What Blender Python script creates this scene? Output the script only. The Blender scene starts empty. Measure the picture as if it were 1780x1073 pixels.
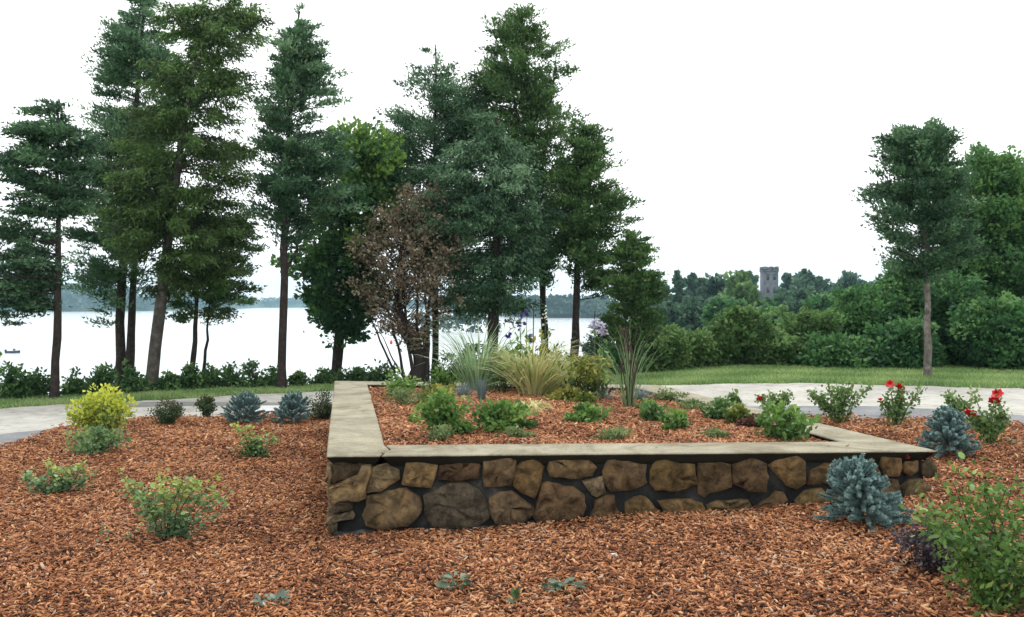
import bpy, math, random, zlib
import numpy as np
from mathutils import Vector
rng = np.random.default_rng(7)
random.seed(7)
scene = bpy.context.scene
COL = scene.collection
# ------------------------------------------------------------------ camera, sky, sun, exposure
EYE, F, CX, HY = 1.6, 1640.0, 890.0, 525.0          # eye height, focal length and horizon of the photograph (1780 px wide)
cam_d = bpy.data.cameras.new('camera'); cam = bpy.data.objects.new('camera', cam_d); COL.objects.link(cam)
cam.location = (0, 0, EYE); cam.rotation_euler = (math.radians(90), 0, 0)
cam_d.sensor_width = 36; cam_d.lens = F/1780*36; cam_d.shift_y = -11.5/1780
cam_d.clip_start = .05; cam_d.clip_end = 12000
scene.camera = cam
SUN_EL, SUN_AZ = 58, 20
world = bpy.data.worlds.new('World'); scene.world = world; world.use_nodes = True
nt = world.node_tree; nt.nodes.clear()
sky = nt.nodes.new('ShaderNodeTexSky'); sky.sky_type = 'NISHITA'; sky.sun_disc = False
sky.sun_elevation = math.radians(SUN_EL); sky.sun_rotation = math.radians(SUN_AZ); sky.dust_density = 6; sky.air_density = 1.2
mixw = nt.nodes.new('ShaderNodeMix'); mixw.data_type = 'RGBA'; mixw.inputs['Factor'].default_value = .93
mixw.inputs['B'].default_value = (11.2, 11.4, 11.4, 1)      # overcast cloud deck
bg = nt.nodes.new('ShaderNodeBackground'); bg.inputs['Strength'].default_value = .10
wo = nt.nodes.new('ShaderNodeOutputWorld')
nt.links.new(sky.outputs[0], mixw.inputs['A']); nt.links.new(mixw.outputs['Result'], bg.inputs[0]); nt.links.new(bg.outputs[0], wo.inputs[0])
sl = bpy.data.lights.new('sun', 'SUN'); sl.energy = 1.1; sl.angle = math.radians(22); sl.color = (1, .96, .9)
sun = bpy.data.objects.new('sun', sl); COL.objects.link(sun)
sdir = Vector((math.sin(math.radians(SUN_AZ))*math.cos(math.radians(SUN_EL)), math.cos(math.radians(SUN_AZ))*math.cos(math.radians(SUN_EL)), math.sin(math.radians(SUN_EL))))
sun.rotation_euler = (-sdir).to_track_quat('-Z', 'Y').to_euler()
scene.view_settings.view_transform = 'Standard'; scene.view_settings.look = 'None'
scene.view_settings.exposure = 0.65; scene.view_settings.gamma = 1; scene.view_settings.use_curve_mapping = False
scene.cycles.max_bounces = 6; scene.cycles.diffuse_bounces = 3; scene.cycles.glossy_bounces = 2
scene.cycles.transmission_bounces = 3; scene.cycles.volume_bounces = 0; scene.cycles.transparent_max_bounces = 4

# ------------------------------------------------------------------ helpers
def sstep(a, b, x):
    t = np.clip((np.asarray(x, float)-a)/(b-a), 0, 1); return t*t*(3-2*t)
def U(px): return (np.asarray(px, float)-CX)/F
_Eu = U([-400, 0, 131, 385, 577, 890, 1085, 1400]); _Ed = np.array([14.2, 15.55, 16.0, 17.4, 18.1, 19.6, 20.2, 20.2])
LAKE = -9.0
def Z(x, y):
    """height of the ground"""
    x = np.asarray(x, float); y = np.asarray(y, float)
    u = x/np.maximum(y, 1.0)
    xs = np.clip(x, -1.27, 4.6)
    s = .058*(xs+1.27)-.06
    t = np.maximum(y-np.interp(u, _Eu, _Ed), 0)
    zl = np.maximum(s-.23*t*sstep(0, 2.5, t), -11.5)
    t2 = np.maximum(y-19, 0)
    zr = np.maximum(s-.035*t2, -5.0)
    w = sstep(.125, .165, u)
    return zl*(1-w)+zr*w
def ground(px, py):
    """point of the ground seen at a pixel"""
    u = (px-CX)/F; d = EYE*F/max(py-HY, 30)
    for _ in range(40):
        d = .5*d+.5*(EYE-float(Z(u*d, d)))*F/max(py-HY, 30)
    return np.array([u*d, d, float(Z(u*d, d))])
def at(px, py, d): return np.array([(px-CX)/F*d, d, EYE-(py-HY)/F*d])
def unit(a):
    return a/np.maximum(np.linalg.norm(a, axis=-1, keepdims=True), 1e-9)

class Geo:
    def __init__(s): s.V = []; s.Q = []; s.T3 = []; s.t = []; s.n = 0
    def add(s, V, Fc, t=.5):
        V = np.asarray(V, float).reshape(-1, 3); Fc = np.asarray(Fc, int)
        if len(V) == 0: return
        (s.Q if Fc.shape[1] == 4 else s.T3).append(Fc+s.n)
        s.V.append(V); s.t.append(np.broadcast_to(np.asarray(t, float), (len(V),)).copy()); s.n += len(V)
    def mesh(s, name, mat, off=(0, 0, 0), smooth=False):
        V = np.concatenate(s.V)-np.asarray(off, float)
        me = bpy.data.meshes.new(name)
        Q = np.concatenate(s.Q) if s.Q else np.zeros((0, 4), int); T = np.concatenate(s.T3) if s.T3 else np.zeros((0, 3), int)
        me.vertices.add(len(V)); me.vertices.foreach_set('co', V.astype(np.float32).ravel())
        loops = np.concatenate([Q.ravel(), T.ravel()]).astype(np.int32)
        me.loops.add(len(loops)); me.loops.foreach_set('vertex_index', loops)
        st = np.concatenate([np.arange(len(Q))*4, len(Q)*4+np.arange(len(T))*3]).astype(np.int32)
        me.polygons.add(len(st)); me.polygons.foreach_set('loop_start', st)
        if smooth: me.polygons.foreach_set('use_smooth', np.ones(len(st), bool))
        a = me.attributes.new('tint', 'FLOAT', 'POINT'); a.data.foreach_set('value', np.concatenate(s.t).astype(np.float32))
        me.materials.append(mat); me.update(calc_edges=True)
        return me
    def build(s, name, mat, parent=None, smooth=False, kind=None):
        off = np.array(parent.location) if parent is not None else (0, 0, 0)
        if parent is not None and parent.parent is not None: off = off+np.array(parent.parent.location)
        o = bpy.data.objects.new(name, s.mesh(name, mat, off, smooth)); COL.objects.link(o)
        if parent is not None: o.parent = parent
        if kind: o['kind'] = kind
        return o
def thing(name, label, cat, loc, group=None):
    global rng
    rng = np.random.default_rng(zlib.crc32(label.encode()))
    o = bpy.data.objects.new(name, None); COL.objects.link(o); o.location = [float(v) for v in loc]
    o.empty_display_size = .1
    return tag(o, label, cat, group)
def tag(o, label, cat, group=None):
    o['label'] = label; o['category'] = cat
    if group: o['group'] = group
    return o
def leaf4(C, L, W, D, S=None, fold=.0):
    """kite shaped leaves: centres, lengths, widths, directions"""
    n = len(C); D = unit(D)
    if S is None: S = rng.normal(size=(n, 3))
    S = unit(np.cross(D, S)); N = np.cross(D, S)
    L = np.broadcast_to(L, (n,))[:, None]; W = np.broadcast_to(W, (n,))[:, None]
    V = np.stack([C-D*L*.5, C-D*L*.02+S*W*.5+N*fold*W, C+D*L*.5, C-D*L*.02-S*W*.5+N*fold*W], 1).reshape(-1, 3)
    return V, np.arange(4*n).reshape(n, 4)
def leaf3(C, L, W, D):
    n = len(C); D = unit(D); S = unit(np.cross(D, rng.normal(size=(n, 3))))
    L = np.broadcast_to(L, (n,))[:, None]; W = np.broadcast_to(W, (n,))[:, None]
    V = np.stack([C-S*W*.5-D*L*.3, C+S*W*.5-D*L*.3, C+D*L*.7], 1).reshape(-1, 3)
    return V, np.arange(3*n).reshape(n, 3)
def tube(P, R, k=6, cap=True):
    P = np.asarray(P, float); n = len(P); R = np.broadcast_to(R, (n,))
    T = unit(np.gradient(P, axis=0)); ref = np.array([.31, .2, .93]) if abs(T[0][2]) < .9 else np.array([1., .1, .05])
    A = unit(np.cross(T, ref)); B = np.cross(T, A)
    an = np.arange(k)*2*math.pi/k
    V = P[:, None]+R[:, None, None]*(A[:, None]*np.cos(an)[None, :, None]+B[:, None]*np.sin(an)[None, :, None])
    i = np.arange(n-1)[:, None]*k; j = np.arange(k)[None]; j2 = (j+1) % k
    Fq = np.stack([i+j, i+j2, i+k+j2, i+k+j], -1).reshape(-1, 4)
    return V.reshape(-1, 3), Fq
def smooth_path(P, n):
    P = np.asarray(P, float); t = np.r_[0, np.cumsum(np.linalg.norm(np.diff(P, axis=0), axis=1))]; s = np.linspace(0, t[-1], n)
    return np.stack([np.interp(s, t, P[:, k]) for k in range(3)], 1)
def blades(G, base, n, length, width, spread, droop, seg=4, tint=(.2, .8), lean=(0, 0), foot=.05):
    """arching grass blades from a clump base"""
    az = rng.uniform(0, 2*math.pi, n); L = length*rng.uniform(.55, 1.05, n); tilt = spread*np.abs(rng.normal(.6, .4, n))
    b = base+np.stack([np.cos(az)*rng.uniform(0, 1, n), np.sin(az)*rng.uniform(0, 1, n), np.zeros(n)], 1)*length*foot
    h = np.stack([np.cos(az)+lean[0], np.sin(az)+lean[1], np.zeros(n)], 1)
    side = unit(np.stack([-np.sin(az+rng.normal(0, .5, n)), np.cos(az), rng.normal(0, .3, n)], 1))
    rows = []; ang = tilt.copy(); p = b.copy()
    for k in range(seg+1):
        w = width*(1-(k/seg)**1.6*.93)*.5
        rows += [p-side*w, p+side*w]
        p = p+(h*np.sin(ang)[:, None]+np.array([0, 0, 1])*np.cos(ang)[:, None])*(L/seg)[:, None]
        ang = ang+droop*rng.uniform(.5, 1.4, n)/seg*(1+k*.5)
    V = np.stack(rows, 1); m = 2*(seg+1)
    Fq = np.concatenate([np.arange(n)[:, None]*m+np.array([[2*k, 2*k+1, 2*k+3, 2*k+2]]) for k in range(seg)])
    G.add(V.reshape(-1, 3), Fq, np.repeat(rng.uniform(*tint, n), m))

# ------------------------------------------------------------------ materials
def newmat(name):
    m = bpy.data.materials.new(name); m.use_nodes = True; nt = m.node_tree
    return m, nt, nt.nodes['Principled BSDF']
def ramp(nt, cols, src=None):
    r = nt.nodes.new('ShaderNodeValToRGB'); cr = r.color_ramp
    while len(cr.elements) < len(cols): cr.elements.new(.5)
    for e, (p, c) in zip(cr.elements, cols): e.position = p; e.color = (*c, 1)
    if src is not None: nt.links.new(src, r.inputs[0])
    return r
def noise(nt, scale, detail=4, rough=.55, coord='Object', dist=0):
    tc = nt.nodes.new('ShaderNodeTexCoord'); n = nt.nodes.new('ShaderNodeTexNoise')
    n.inputs['Scale'].default_value = scale; n.inputs['Detail'].default_value = detail; n.inputs['Roughness'].default_value = rough
    n.inputs['Distortion'].default_value = dist
    nt.links.new(tc.outputs[coord], n.inputs['Vector']); return n.outputs['Fac']
def bump(nt, b, src, strength, dist):
    bp = nt.nodes.new('ShaderNodeBump'); bp.inputs['Strength'].default_value = strength; bp.inputs['Distance'].default_value = dist
    nt.links.new(src, bp.inputs['Height']); nt.links.new(bp.outputs[0], b.inputs['Normal'])
def math2(nt, op, a, b):
    m = nt.nodes.new('ShaderNodeMath'); m.operation = op
    for i, v in enumerate((a, b)):
        if isinstance(v, (int, float)): m.inputs[i].default_value = v
        else: nt.links.new(v, m.inputs[i])
    return m.outputs[0]
def mixc(nt, fac, a, b, mode='MIX'):
    m = nt.nodes.new('ShaderNodeMix'); m.data_type = 'RGBA'; m.blend_type = mode
    for k, v in (('Factor', fac), ('A', a), ('B', b)):
        if isinstance(v, (int, float)): m.inputs[k].default_value = v
        elif isinstance(v, tuple): m.inputs[k].default_value = (*v, 1)
        else: nt.links.new(v, m.inputs[k])
    return m.outputs['Result']
def surface(name, cols, scale, detail=6, rough=.9, bumps=None, second=None, coord='Object', dist=0):
    m, nt, b = newmat(name); f = noise(nt, scale, detail, .6, coord, dist)
    c = ramp(nt, cols, f).outputs[0]
    if second:
        c2 = ramp(nt, second[1], noise(nt, second[0], 5, .6, coord)).outputs[0]; c = mixc(nt, 1.0, c, c2, 'MULTIPLY')
    nt.links.new(c, b.inputs['Base Color']); b.inputs['Roughness'].default_value = rough
    b.inputs['Specular IOR Level'].default_value = .25
    if bumps: bump(nt, b, noise(nt, bumps[0], 6, .65, coord), bumps[1], bumps[2])
    return m
def leafmat(name, dark, mid, light, transl=.3, rough=.55, spec=.3, objcol=False):
    m, nt, b = newmat(name)
    if objcol:
        oi = nt.nodes.new('ShaderNodeObjectInfo'); c = mixc(nt, noise(nt, 30, 2), oi.outputs['Color'], (.06, .11, .05)); c = mixc(nt, .75, c, oi.outputs['Color'])
    else:
        a = nt.nodes.new('ShaderNodeAttribute'); a.attribute_name = 'tint'
        c = ramp(nt, [(0, dark), (.5, mid), (1, light)], a.outputs['Fac']).outputs[0]
    nt.links.new(c, b.inputs['Base Color']); b.inputs['Roughness'].default_value = rough; b.inputs['Specular IOR Level'].default_value = spec
    tr = nt.nodes.new('ShaderNodeBsdfTranslucent'); nt.links.new(c, tr.inputs['Color'])
    mx = nt.nodes.new('ShaderNodeMixShader'); mx.inputs[0].default_value = transl
    nt.links.new(b.outputs[0], mx.inputs[1]); nt.links.new(tr.outputs[0], mx.inputs[2])
    nt.links.new(mx.outputs[0], nt.nodes['Material Output'].inputs['Surface'])
    return m
def plain(name, c, rough=.6, spec=.3, var=.25, scale=20):
    m, nt, b = newmat(name); f = noise(nt, scale, 4)
    lo = tuple(v*(1-var) for v in c); hi = tuple(min(1, v*(1+var)) for v in c)
    nt.links.new(ramp(nt, [(.3, lo), (.7, hi)], f).outputs[0], b.inputs['Base Color']); b.inputs['Roughness'].default_value = rough; b.inputs['Specular IOR Level'].default_value = spec
    return m
M = {}
M['grass_ground'] = surface('grass_ground', [(.3, (.08, .13, .045)), (.5, (.15, .22, .08)), (.68, (.23, .29, .12)), (.8, (.3, .29, .16))], 3.2, 8, .95, (40, .6, .03), (.35, [(.35, (.75, .8, .75)), (.65, (1.1, 1.1, 1))]))
M['road'] = surface('road', [(.3, (.33, .315, .285)), (.5, (.42, .405, .37)), (.7, (.5, .485, .445))], 1.3, 10, .9, (60, .45, .01), (9, [(.32, (.62, .61, .6)), (.44, (.95, .95, .94)), (.65, (1.06, 1.06, 1.05))]))
M['apron'] = surface('apron', [(.3, (.16, .165, .175)), (.55, (.215, .22, .23)), (.75, (.28, .28, .28))], 2.5, 10, .92, (70, .5, .01), (45, [(.3, (.7, .7, .7)), (.62, (1.1, 1.1, 1.1))]))
M['patch'] = surface('patch', [(.3, (.17, .165, .16)), (.7, (.26, .25, .24))], 3, 8, .92, (60, .4, .01))
M['pad'] = surface('pad', [(.3, (.5, .5, .5)), (.7, (.62, .62, .6))], 4, 6, .85, (50, .2, .005))
M['mulch_soil'] = surface('mulch_soil', [(.3, (.035, .016, .010)), (.5, (.09, .036, .018)), (.66, (.17, .068, .03)), (.8, (.26, .12, .06))], 26, 8, .95, (38, 1, .03))
M['bank'] = M['grass_ground']
M['bark_red'] = surface('bark_red', [(.3, (.018, .014, .012)), (.55, (.042, .032, .028)), (.75, (.075, .06, .052))], 14, 8, .95, (30, .9, .02))
M['bark_grey'] = surface('bark_grey', [(.3, (.045, .038, .034)), (.55, (.115, .097, .088)), (.75, (.21, .18, .165))], 9, 8, .95, (26, 1, .025))
M['bark_lone'] = surface('bark_lone', [(.3, (.07, .06, .055)), (.55, (.2, .17, .155)), (.75, (.36, .33, .31))], 11, 8, .95, (26, 1, .02))
M['twig'] = plain('twig', (.075, .05, .04), .85)
M['twig_dark'] = plain('twig_dark', (.03, .022, .02), .9)
M['stem_green'] = plain('stem_green', (.09, .13, .04), .7)
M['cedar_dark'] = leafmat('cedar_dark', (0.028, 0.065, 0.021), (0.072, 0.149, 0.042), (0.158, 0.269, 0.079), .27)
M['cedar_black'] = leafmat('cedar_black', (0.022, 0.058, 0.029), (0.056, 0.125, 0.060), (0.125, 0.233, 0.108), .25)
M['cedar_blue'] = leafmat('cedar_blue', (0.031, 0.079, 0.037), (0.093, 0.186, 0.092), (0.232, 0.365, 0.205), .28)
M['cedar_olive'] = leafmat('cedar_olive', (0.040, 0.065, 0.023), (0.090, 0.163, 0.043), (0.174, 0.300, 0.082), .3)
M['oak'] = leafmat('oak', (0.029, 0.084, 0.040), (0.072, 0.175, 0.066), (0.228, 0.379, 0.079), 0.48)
M['maple'] = leafmat('maple', (0.035, 0.100, 0.036), (0.081, 0.191, 0.065), (0.168, 0.311, 0.091), 0.5)
M['thicket'] = leafmat('thicket', (0.032, 0.092, 0.040), (0.077, 0.193, 0.065), (0.172, 0.325, 0.110), 0.45)
M['thicket_blue'] = leafmat('thicket_blue', (0.032, 0.070, 0.047), (0.063, 0.129, 0.079), (0.126, 0.212, 0.132), 0.42)
M['bush_light'] = leafmat('bush_light', (0.053, 0.106, 0.031), (0.105, 0.200, 0.062), (0.200, 0.317, 0.108), 0.45)
M['shore_bush'] = leafmat('shore_bush', (0.033, 0.086, 0.037), (0.081, 0.171, 0.060), (0.178, 0.297, 0.086), .38)
M['crab'] = leafmat('crab', (0.091, 0.065, 0.045), (0.213, 0.164, 0.106), (0.386, 0.329, 0.226), .25)
M['far_wood'] = leafmat('far_wood', (.02, .045, .025), (.04, .08, .04), (.085, .13, .055), .1)
M['golden'] = leafmat('golden', (.11, .22, .10), (.30, .40, .08), (.66, .68, .09), .38)
M['spirea'] = leafmat('spirea', (.02, .045, .015), (.05, .09, .028), (.13, .10, .045), .25)
M['leafgreen'] = leafmat('leafgreen', (.06, .15, .07), (.19, .31, .14), (.40, .48, .11), .38)
M['rose_leaf'] = leafmat('rose_leaf', (0.050, 0.115, 0.034), (0.130, 0.238, 0.073), (0.288, 0.374, 0.121), .33)
M['perennial'] = leafmat('perennial', (0.054, 0.124, 0.030), (0.135, 0.260, 0.060), (0.311, 0.429, 0.102), .38)
M['sedum'] = leafmat('sedum', (.08, .14, .05), (.16, .23, .085), (.28, .34, .14), .3)
M['reddish'] = leafmat('reddish', (.05, .02, .02), (.1, .035, .03), (.16, .08, .05), .3)
M['purple'] = leafmat('purple', (.016, .012, .016), (.04, .03, .04), (.11, .09, .115), .15, .4, .5)
M['fescue'] = leafmat('fescue', (.11, .15, .15), (.21, .28, .28), (.33, .41, .40), .2)
M['reed'] = leafmat('reed', (.10, .18, .08), (.22, .34, .16), (.42, .54, .34), .35)
M['straw'] = leafmat('straw', (.26, .36, .13), (.50, .52, .22), (.76, .66, .36), .42)
M['yellowgreen'] = leafmat('yellowgreen', (.05, .09, .02), (.2, .25, .05), (.5, .4, .1), .35)
M['needle'] = leafmat('needle', (0.062, 0.115, 0.112), (0.175, 0.284, 0.269), (0.350, 0.513, 0.488), .15, .5, .4)
M['needle_dark'] = leafmat('needle_dark', (0.055, 0.101, 0.101), (0.156, 0.254, 0.245), (0.329, 0.473, 0.446), .12, .5, .4)
M['leaf_obj'] = leafmat('leaf_obj', None, None, None, .3, .45, .4, objcol=True)
M['lawn'] = leafmat('lawn', (0.112, 0.194, 0.063), (0.239, 0.365, 0.126), (0.447, 0.528, 0.234), .35)
M['red_petal'] = plain('red_petal', (.55, .008, .02), .55)
M['pink_petal'] = plain('pink_petal', (.7, .28, .36), .55)
M['white_petal'] = plain('white_petal', (.75, .77, .7), .55)
M['purple_petal'] = plain('purple_petal', (.07, .04, .28), .55)
M['lilac_petal'] = plain('lilac_petal', (.66, .60, .78), .55)
M['stake'] = plain('stake', (.02, .03, .025), .5)
M['boat'] = plain('boat', (.05, .06, .12), .35)
M['boat_white'] = plain('boat_white', (.7, .7, .7), .35)
M['buoy'] = plain('buoy', (.65, .08, .06), .4)
M['tower'] = surface('tower', [(.3, (.07, .07, .085)), (.7, (.16, .16, .18))], 1.2, 6, .9, (6, .6, .1))
M['slate'] = plain('slate', (.075, .08, .1), .7, scale=2)
M['dark_glass'] = plain('dark_glass', (.02, .022, .03), .15, .5)
# stone, mortar, coping
def stone_mat():
    m, nt, b = newmat('field_stone')
    oi = nt.nodes.new('ShaderNodeObjectInfo')
    c = ramp(nt, [(.28, (.22, .21, .2)), (.44, (.65, .63, .6)), (.58, (1.15, 1.08, .95)), (.74, (1.9, 1.65, 1.2))], noise(nt, 9, 10, .65, 'Object', .6)).outputs[0]
    c = mixc(nt, 1.0, c, oi.outputs['Color'], 'MULTIPLY')
    c2 = ramp(nt, [(.36, (.3, .3, .3)), (.5, (1, 1, 1))], noise(nt, 28, 8, .7)).outputs[0]
    c = mixc(nt, .7, c, mixc(nt, 1.0, c, c2, 'MULTIPLY'))
    nt.links.new(c, b.inputs['Base Color']); b.inputs['Roughness'].default_value = .92; b.inputs['Specular IOR Level'].default_value = .15
    bump(nt, b, noise(nt, 26, 12, .78, 'Object', 1.2), 1.0, .05)
    return m
M['stone'] = stone_mat()
M['mortar'] = surface('mortar', [(.3, (.010, .011, .012)), (.5, (.018, .019, .019)), (.64, (.045, .046, .044)), (.8, (.2, .205, .195))], 4.5, 9, .95, (30, .8, .02))
M['footing'] = surface('footing', [(.35, (.02, .021, .021)), (.55, (.05, .052, .051)), (.72, (.15, .155, .15))], 7, 9, .95, (30, 1, .02))
def cap_mat():
    m, nt, b = newmat('coping_concrete')
    c = ramp(nt, [(.3, (.225, .2, .148)), (.5, (.305, .28, .21)), (.7, (.37, .34, .262))], noise(nt, 3.2, 10, .65)).outputs[0]
    fine = ramp(nt, [(.3, (.72, .71, .68)), (.55, (1.03, 1.03, 1.02))], noise(nt, 55, 6, .7)).outputs[0]
    c = mixc(nt, 1, c, fine, 'MULTIPLY')
    st1 = ramp(nt, [(.40, (.62, .58, .5)), (.52, (1, 1, 1)), (.7, (1.12, 1.1, 1.02))], noise(nt, 1.7, 12, .72, 'Object', 1.5)).outputs[0]; c = mixc(nt, .8, c, mixc(nt, 1, c, st1, 'MULTIPLY'))
    st2 = ramp(nt, [(.30, (.45, .42, .36)), (.36, (1, 1, 1))], noise(nt, 14, 8, .7, 'Object', .5)).outputs[0]; c = mixc(nt, .8, c, mixc(nt, 1, c, st2, 'MULTIPLY'))
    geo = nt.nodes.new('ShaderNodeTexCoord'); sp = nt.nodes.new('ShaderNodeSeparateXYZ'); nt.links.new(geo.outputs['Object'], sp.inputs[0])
    a = nt.nodes.new('ShaderNodeAttribute'); a.attribute_name = 'tint'        # colour darkens from the lip down the moulded lower edge
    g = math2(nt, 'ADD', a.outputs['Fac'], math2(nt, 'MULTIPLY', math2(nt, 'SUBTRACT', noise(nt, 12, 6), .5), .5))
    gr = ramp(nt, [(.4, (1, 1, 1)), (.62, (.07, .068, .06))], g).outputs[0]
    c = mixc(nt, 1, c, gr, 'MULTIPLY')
    nt.links.new(c, b.inputs['Base Color']); b.inputs['Roughness'].default_value = .88; b.inputs['Specular IOR Level'].default_value = .25
    bump(nt, b, noise(nt, 60, 8, .75), .6, .01)
    return m
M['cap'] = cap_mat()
def chip_mat():
    m, nt, b = newmat('bark_chip')
    a = nt.nodes.new('ShaderNodeAttribute'); a.attribute_type = 'INSTANCER'; a.attribute_name = 'chipcol'
    c = ramp(nt, [(0, (.024, .012, .009)), (.22, (.13, .052, .026)), (.46, (.31, .122, .052)), (.7, (.50, .225, .10)), (.92, (.68, .40, .21)), (1, (.45, .33, .25))], a.outputs['Fac']).outputs[0]
    c2 = ramp(nt, [(.3, (.7, .68, .66)), (.7, (1.15, 1.12, 1.1))], noise(nt, 60, 3)).outputs[0]
    nt.links.new(mixc(nt, 1, c, c2, 'MULTIPLY'), b.inputs['Base Color']); b.inputs['Roughness'].default_value = .8; b.inputs['Specular IOR Level'].default_value = .25
    return m
M['chip'] = chip_mat()
def water_mat():
    m, nt, b = newmat('water')
    b.inputs['Base Color'].default_value = (.62, .66, .68, 1); b.inputs['Roughness'].default_value = .14; b.inputs['IOR'].default_value = 1.33
    tc = nt.nodes.new('ShaderNodeTexCoord'); mp = nt.nodes.new('ShaderNodeMapping'); mp.inputs['Scale'].default_value = (.5, 1.1, 1)
    n = nt.nodes.new('ShaderNodeTexNoise'); n.inputs['Scale'].default_value = .9; n.inputs['Detail'].default_value = 6
    nt.links.new(tc.outputs['Object'], mp.inputs[0]); nt.links.new(mp.outputs[0], n.inputs['Vector'])
    bump(nt, b, n.outputs['Fac'], 1.0, .35)
    return m
M['water'] = water_mat()

# ------------------------------------------------------------------ setting
def structure(o): o['kind'] = 'structure'; return o
def sheet(name, mat, us, near, far, rows, lift, noise_amp=0, smooth=True):
    """sheet laid on the ground between two curves of distance over azimuth"""
    us = np.asarray(us); nr = rows+1
    t = np.linspace(0, 1, nr)[:, None]
    d = near[None]*(1-t)+far[None]*t; x = us[None]*d
    z = Z(x, d)+lift
    if noise_amp:
        z = z+noise_amp*(np.sin(x*3.1+d*1.3)*np.sin(d*2.7-x*.8)+.5*np.sin(x*7.3+1)*np.sin(d*6.1))
    V = np.stack([x, d, z], -1).reshape(-1, 3); n = len(us)
    i = np.arange(rows)[:, None]*n; j = np.arange(n-1)[None]
    G = Geo(); G.add(V, np.stack([i+j, i+j+1, i+n+j+1, i+n+j], -1).reshape(-1, 4))
    return structure(G.build(name, mat, smooth=smooth))
# ground: one sheet out to the far shore, its bank running under the lake
xs = np.unique(np.concatenate([np.linspace(-30, 30, 121), np.sign(np.linspace(-1, 1, 121))*30*np.power(90, np.abs(np.linspace(-1, 1, 121)))]))
ys = np.unique(np.concatenate([np.linspace(-30, 60, 181), 60*np.power(40, np.linspace(0, 1, 70)), -30-np.array([5, 20, 60, 200, 600])]))
X, Y = np.meshgrid(xs, ys); n = len(xs)
V = np.stack([X, Y, Z(X, Y)], -1).reshape(-1, 3); i = np.arange(len(ys)-1)[:, None]*n; j = np.arange(n-1)[None]
G = Geo(); G.add(V, np.stack([i+j, i+j+1, i+n+j+1, i+n+j], -1).reshape(-1, 4)); structure(G.build('ground', M['grass_ground'], smooth=True))
G = Geo(); G.add([(-2600, 24, LAKE), (2600, 24, LAKE), (2600, 2350, LAKE), (-2600, 2350, LAKE)], [(0, 1, 2, 3)]); structure(G.build('lake', M['water']))
us = U(np.linspace(-500, 2500, 160))
def curve(pts): p = np.array(pts, float); return np.interp(us, U(p[:, 0]), p[:, 1])
mulch_edge = curve([(-500, 5), (-300, 6.6), (-100, 9), (0, 10.5), (60, 11.3), (96, 12), (131, 12.4), (231, 13), (327, 13.3), (462, 13.5), (560, 13.5), (900, 13.3), (1150, 12.4), (1300, 11.5), (1382, 11.1), (1503, 10.7), (1778, 9.8), (2000, 8.6), (2300, 6.5), (2500, 5)])
apron_edge = curve([(-500, 6.4), (-300, 8), (-100, 10.6), (0, 11.75), (85, 12.15), (140, 12.45), (231, 12.9), (560, 13.3), (900, 13.2), (1100, 12.6), (1200, 12.75), (1294, 12.55), (1503, 11.9), (1778, 10.8), (2000, 9.6), (2300, 7.5), (2500, 6)])
road_edge = curve([(-500, 11.5), (-200, 13.5), (0, 14.66), (131, 15.25), (270, 15.8), (385, 16.5), (577, 17.5), (890, 18), (1140, 16.2), (1400, 15.2), (1778, 14.2), (2100, 12.5), (2500, 10)])
wob = .05*np.sin(us*61)+.04*np.sin(us*143+1)
sheet('road', M['road'], us, np.minimum(mulch_edge, apron_edge)-1.0, road_edge+wob, 14, .012)
sheet('asphalt_apron', M['apron'], us, mulch_edge-.6, np.maximum(apron_edge, mulch_edge-.3)+wob*.4, 6, .018)
sheet('mulch_bed', M['mulch_soil'], us, np.full(len(us), 1.0), mulch_edge+wob, 90, .03, .012)
pu = U(np.linspace(205, 565, 30))
def pcurve(pts): p = np.array(pts, float); return np.interp(pu, U(p[:, 0]), p[:, 1])
sheet('asphalt_patch', M['patch'], pu, pcurve([(205, 14.75), (300, 14.9), (565, 15.1)]), pcurve([(205, 15.35), (300, 15.6), (420, 15.4), (565, 15.5)]), 2, .017)
qu = U(np.linspace(428, 497, 8))
sheet('concrete_pad', M['pad'], qu, np.linspace(14.0, 14.3, 8), np.linspace(14.9, 14.95, 8), 2, .022)

# far shore hills and their woods
def band(pts, n):
    p = np.array(pts, float); px = np.linspace(p[0, 0], p[-1, 0], n)
    return px, np.interp(px, p[:, 0], p[:, 1]), np.interp(px, p[:, 0], p[:, 2])
main_pts = [(-900, 900, 470), (-300, 950, 482), (0, 1022, 491), (120, 1022, 488), (200, 1040, 493), (300, 1150, 503), (400, 1350, 509), (440, 1700, 514), (540, 1740, 518), (640, 1740, 520), (760, 1400, 521), (880, 680, 517), (940, 620, 515), (1000, 620, 514), (1060, 600, 515), (1200, 560, 508), (1700, 520, 500), (2700, 520, 495)]
px, D, cy = band(main_pts, 240); G = Geo()
rows = []
for dd, fr in ((-15, -.15), (0, 0), (30, .45), (90, .75), (160, .78), (420, .5)):
    d = D+dd; top = EYE-(cy-HY)/F*D
    rows.append(np.stack([(px-CX)/F*d, d, LAKE-.4+(top-LAKE-5)*max(fr, -.1)], -1))
V = np.stack(rows); n = len(px); i = np.arange(len(rows)-1)[:, None]*n; j = np.arange(n-1)[None]
G.add(V.reshape(-1, 3), np.stack([i+j, i+j+1, i+n+j+1, i+n+j], -1).reshape(-1, 4)); structure(G.build('hills', M['far_wood'], smooth=True))
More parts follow.
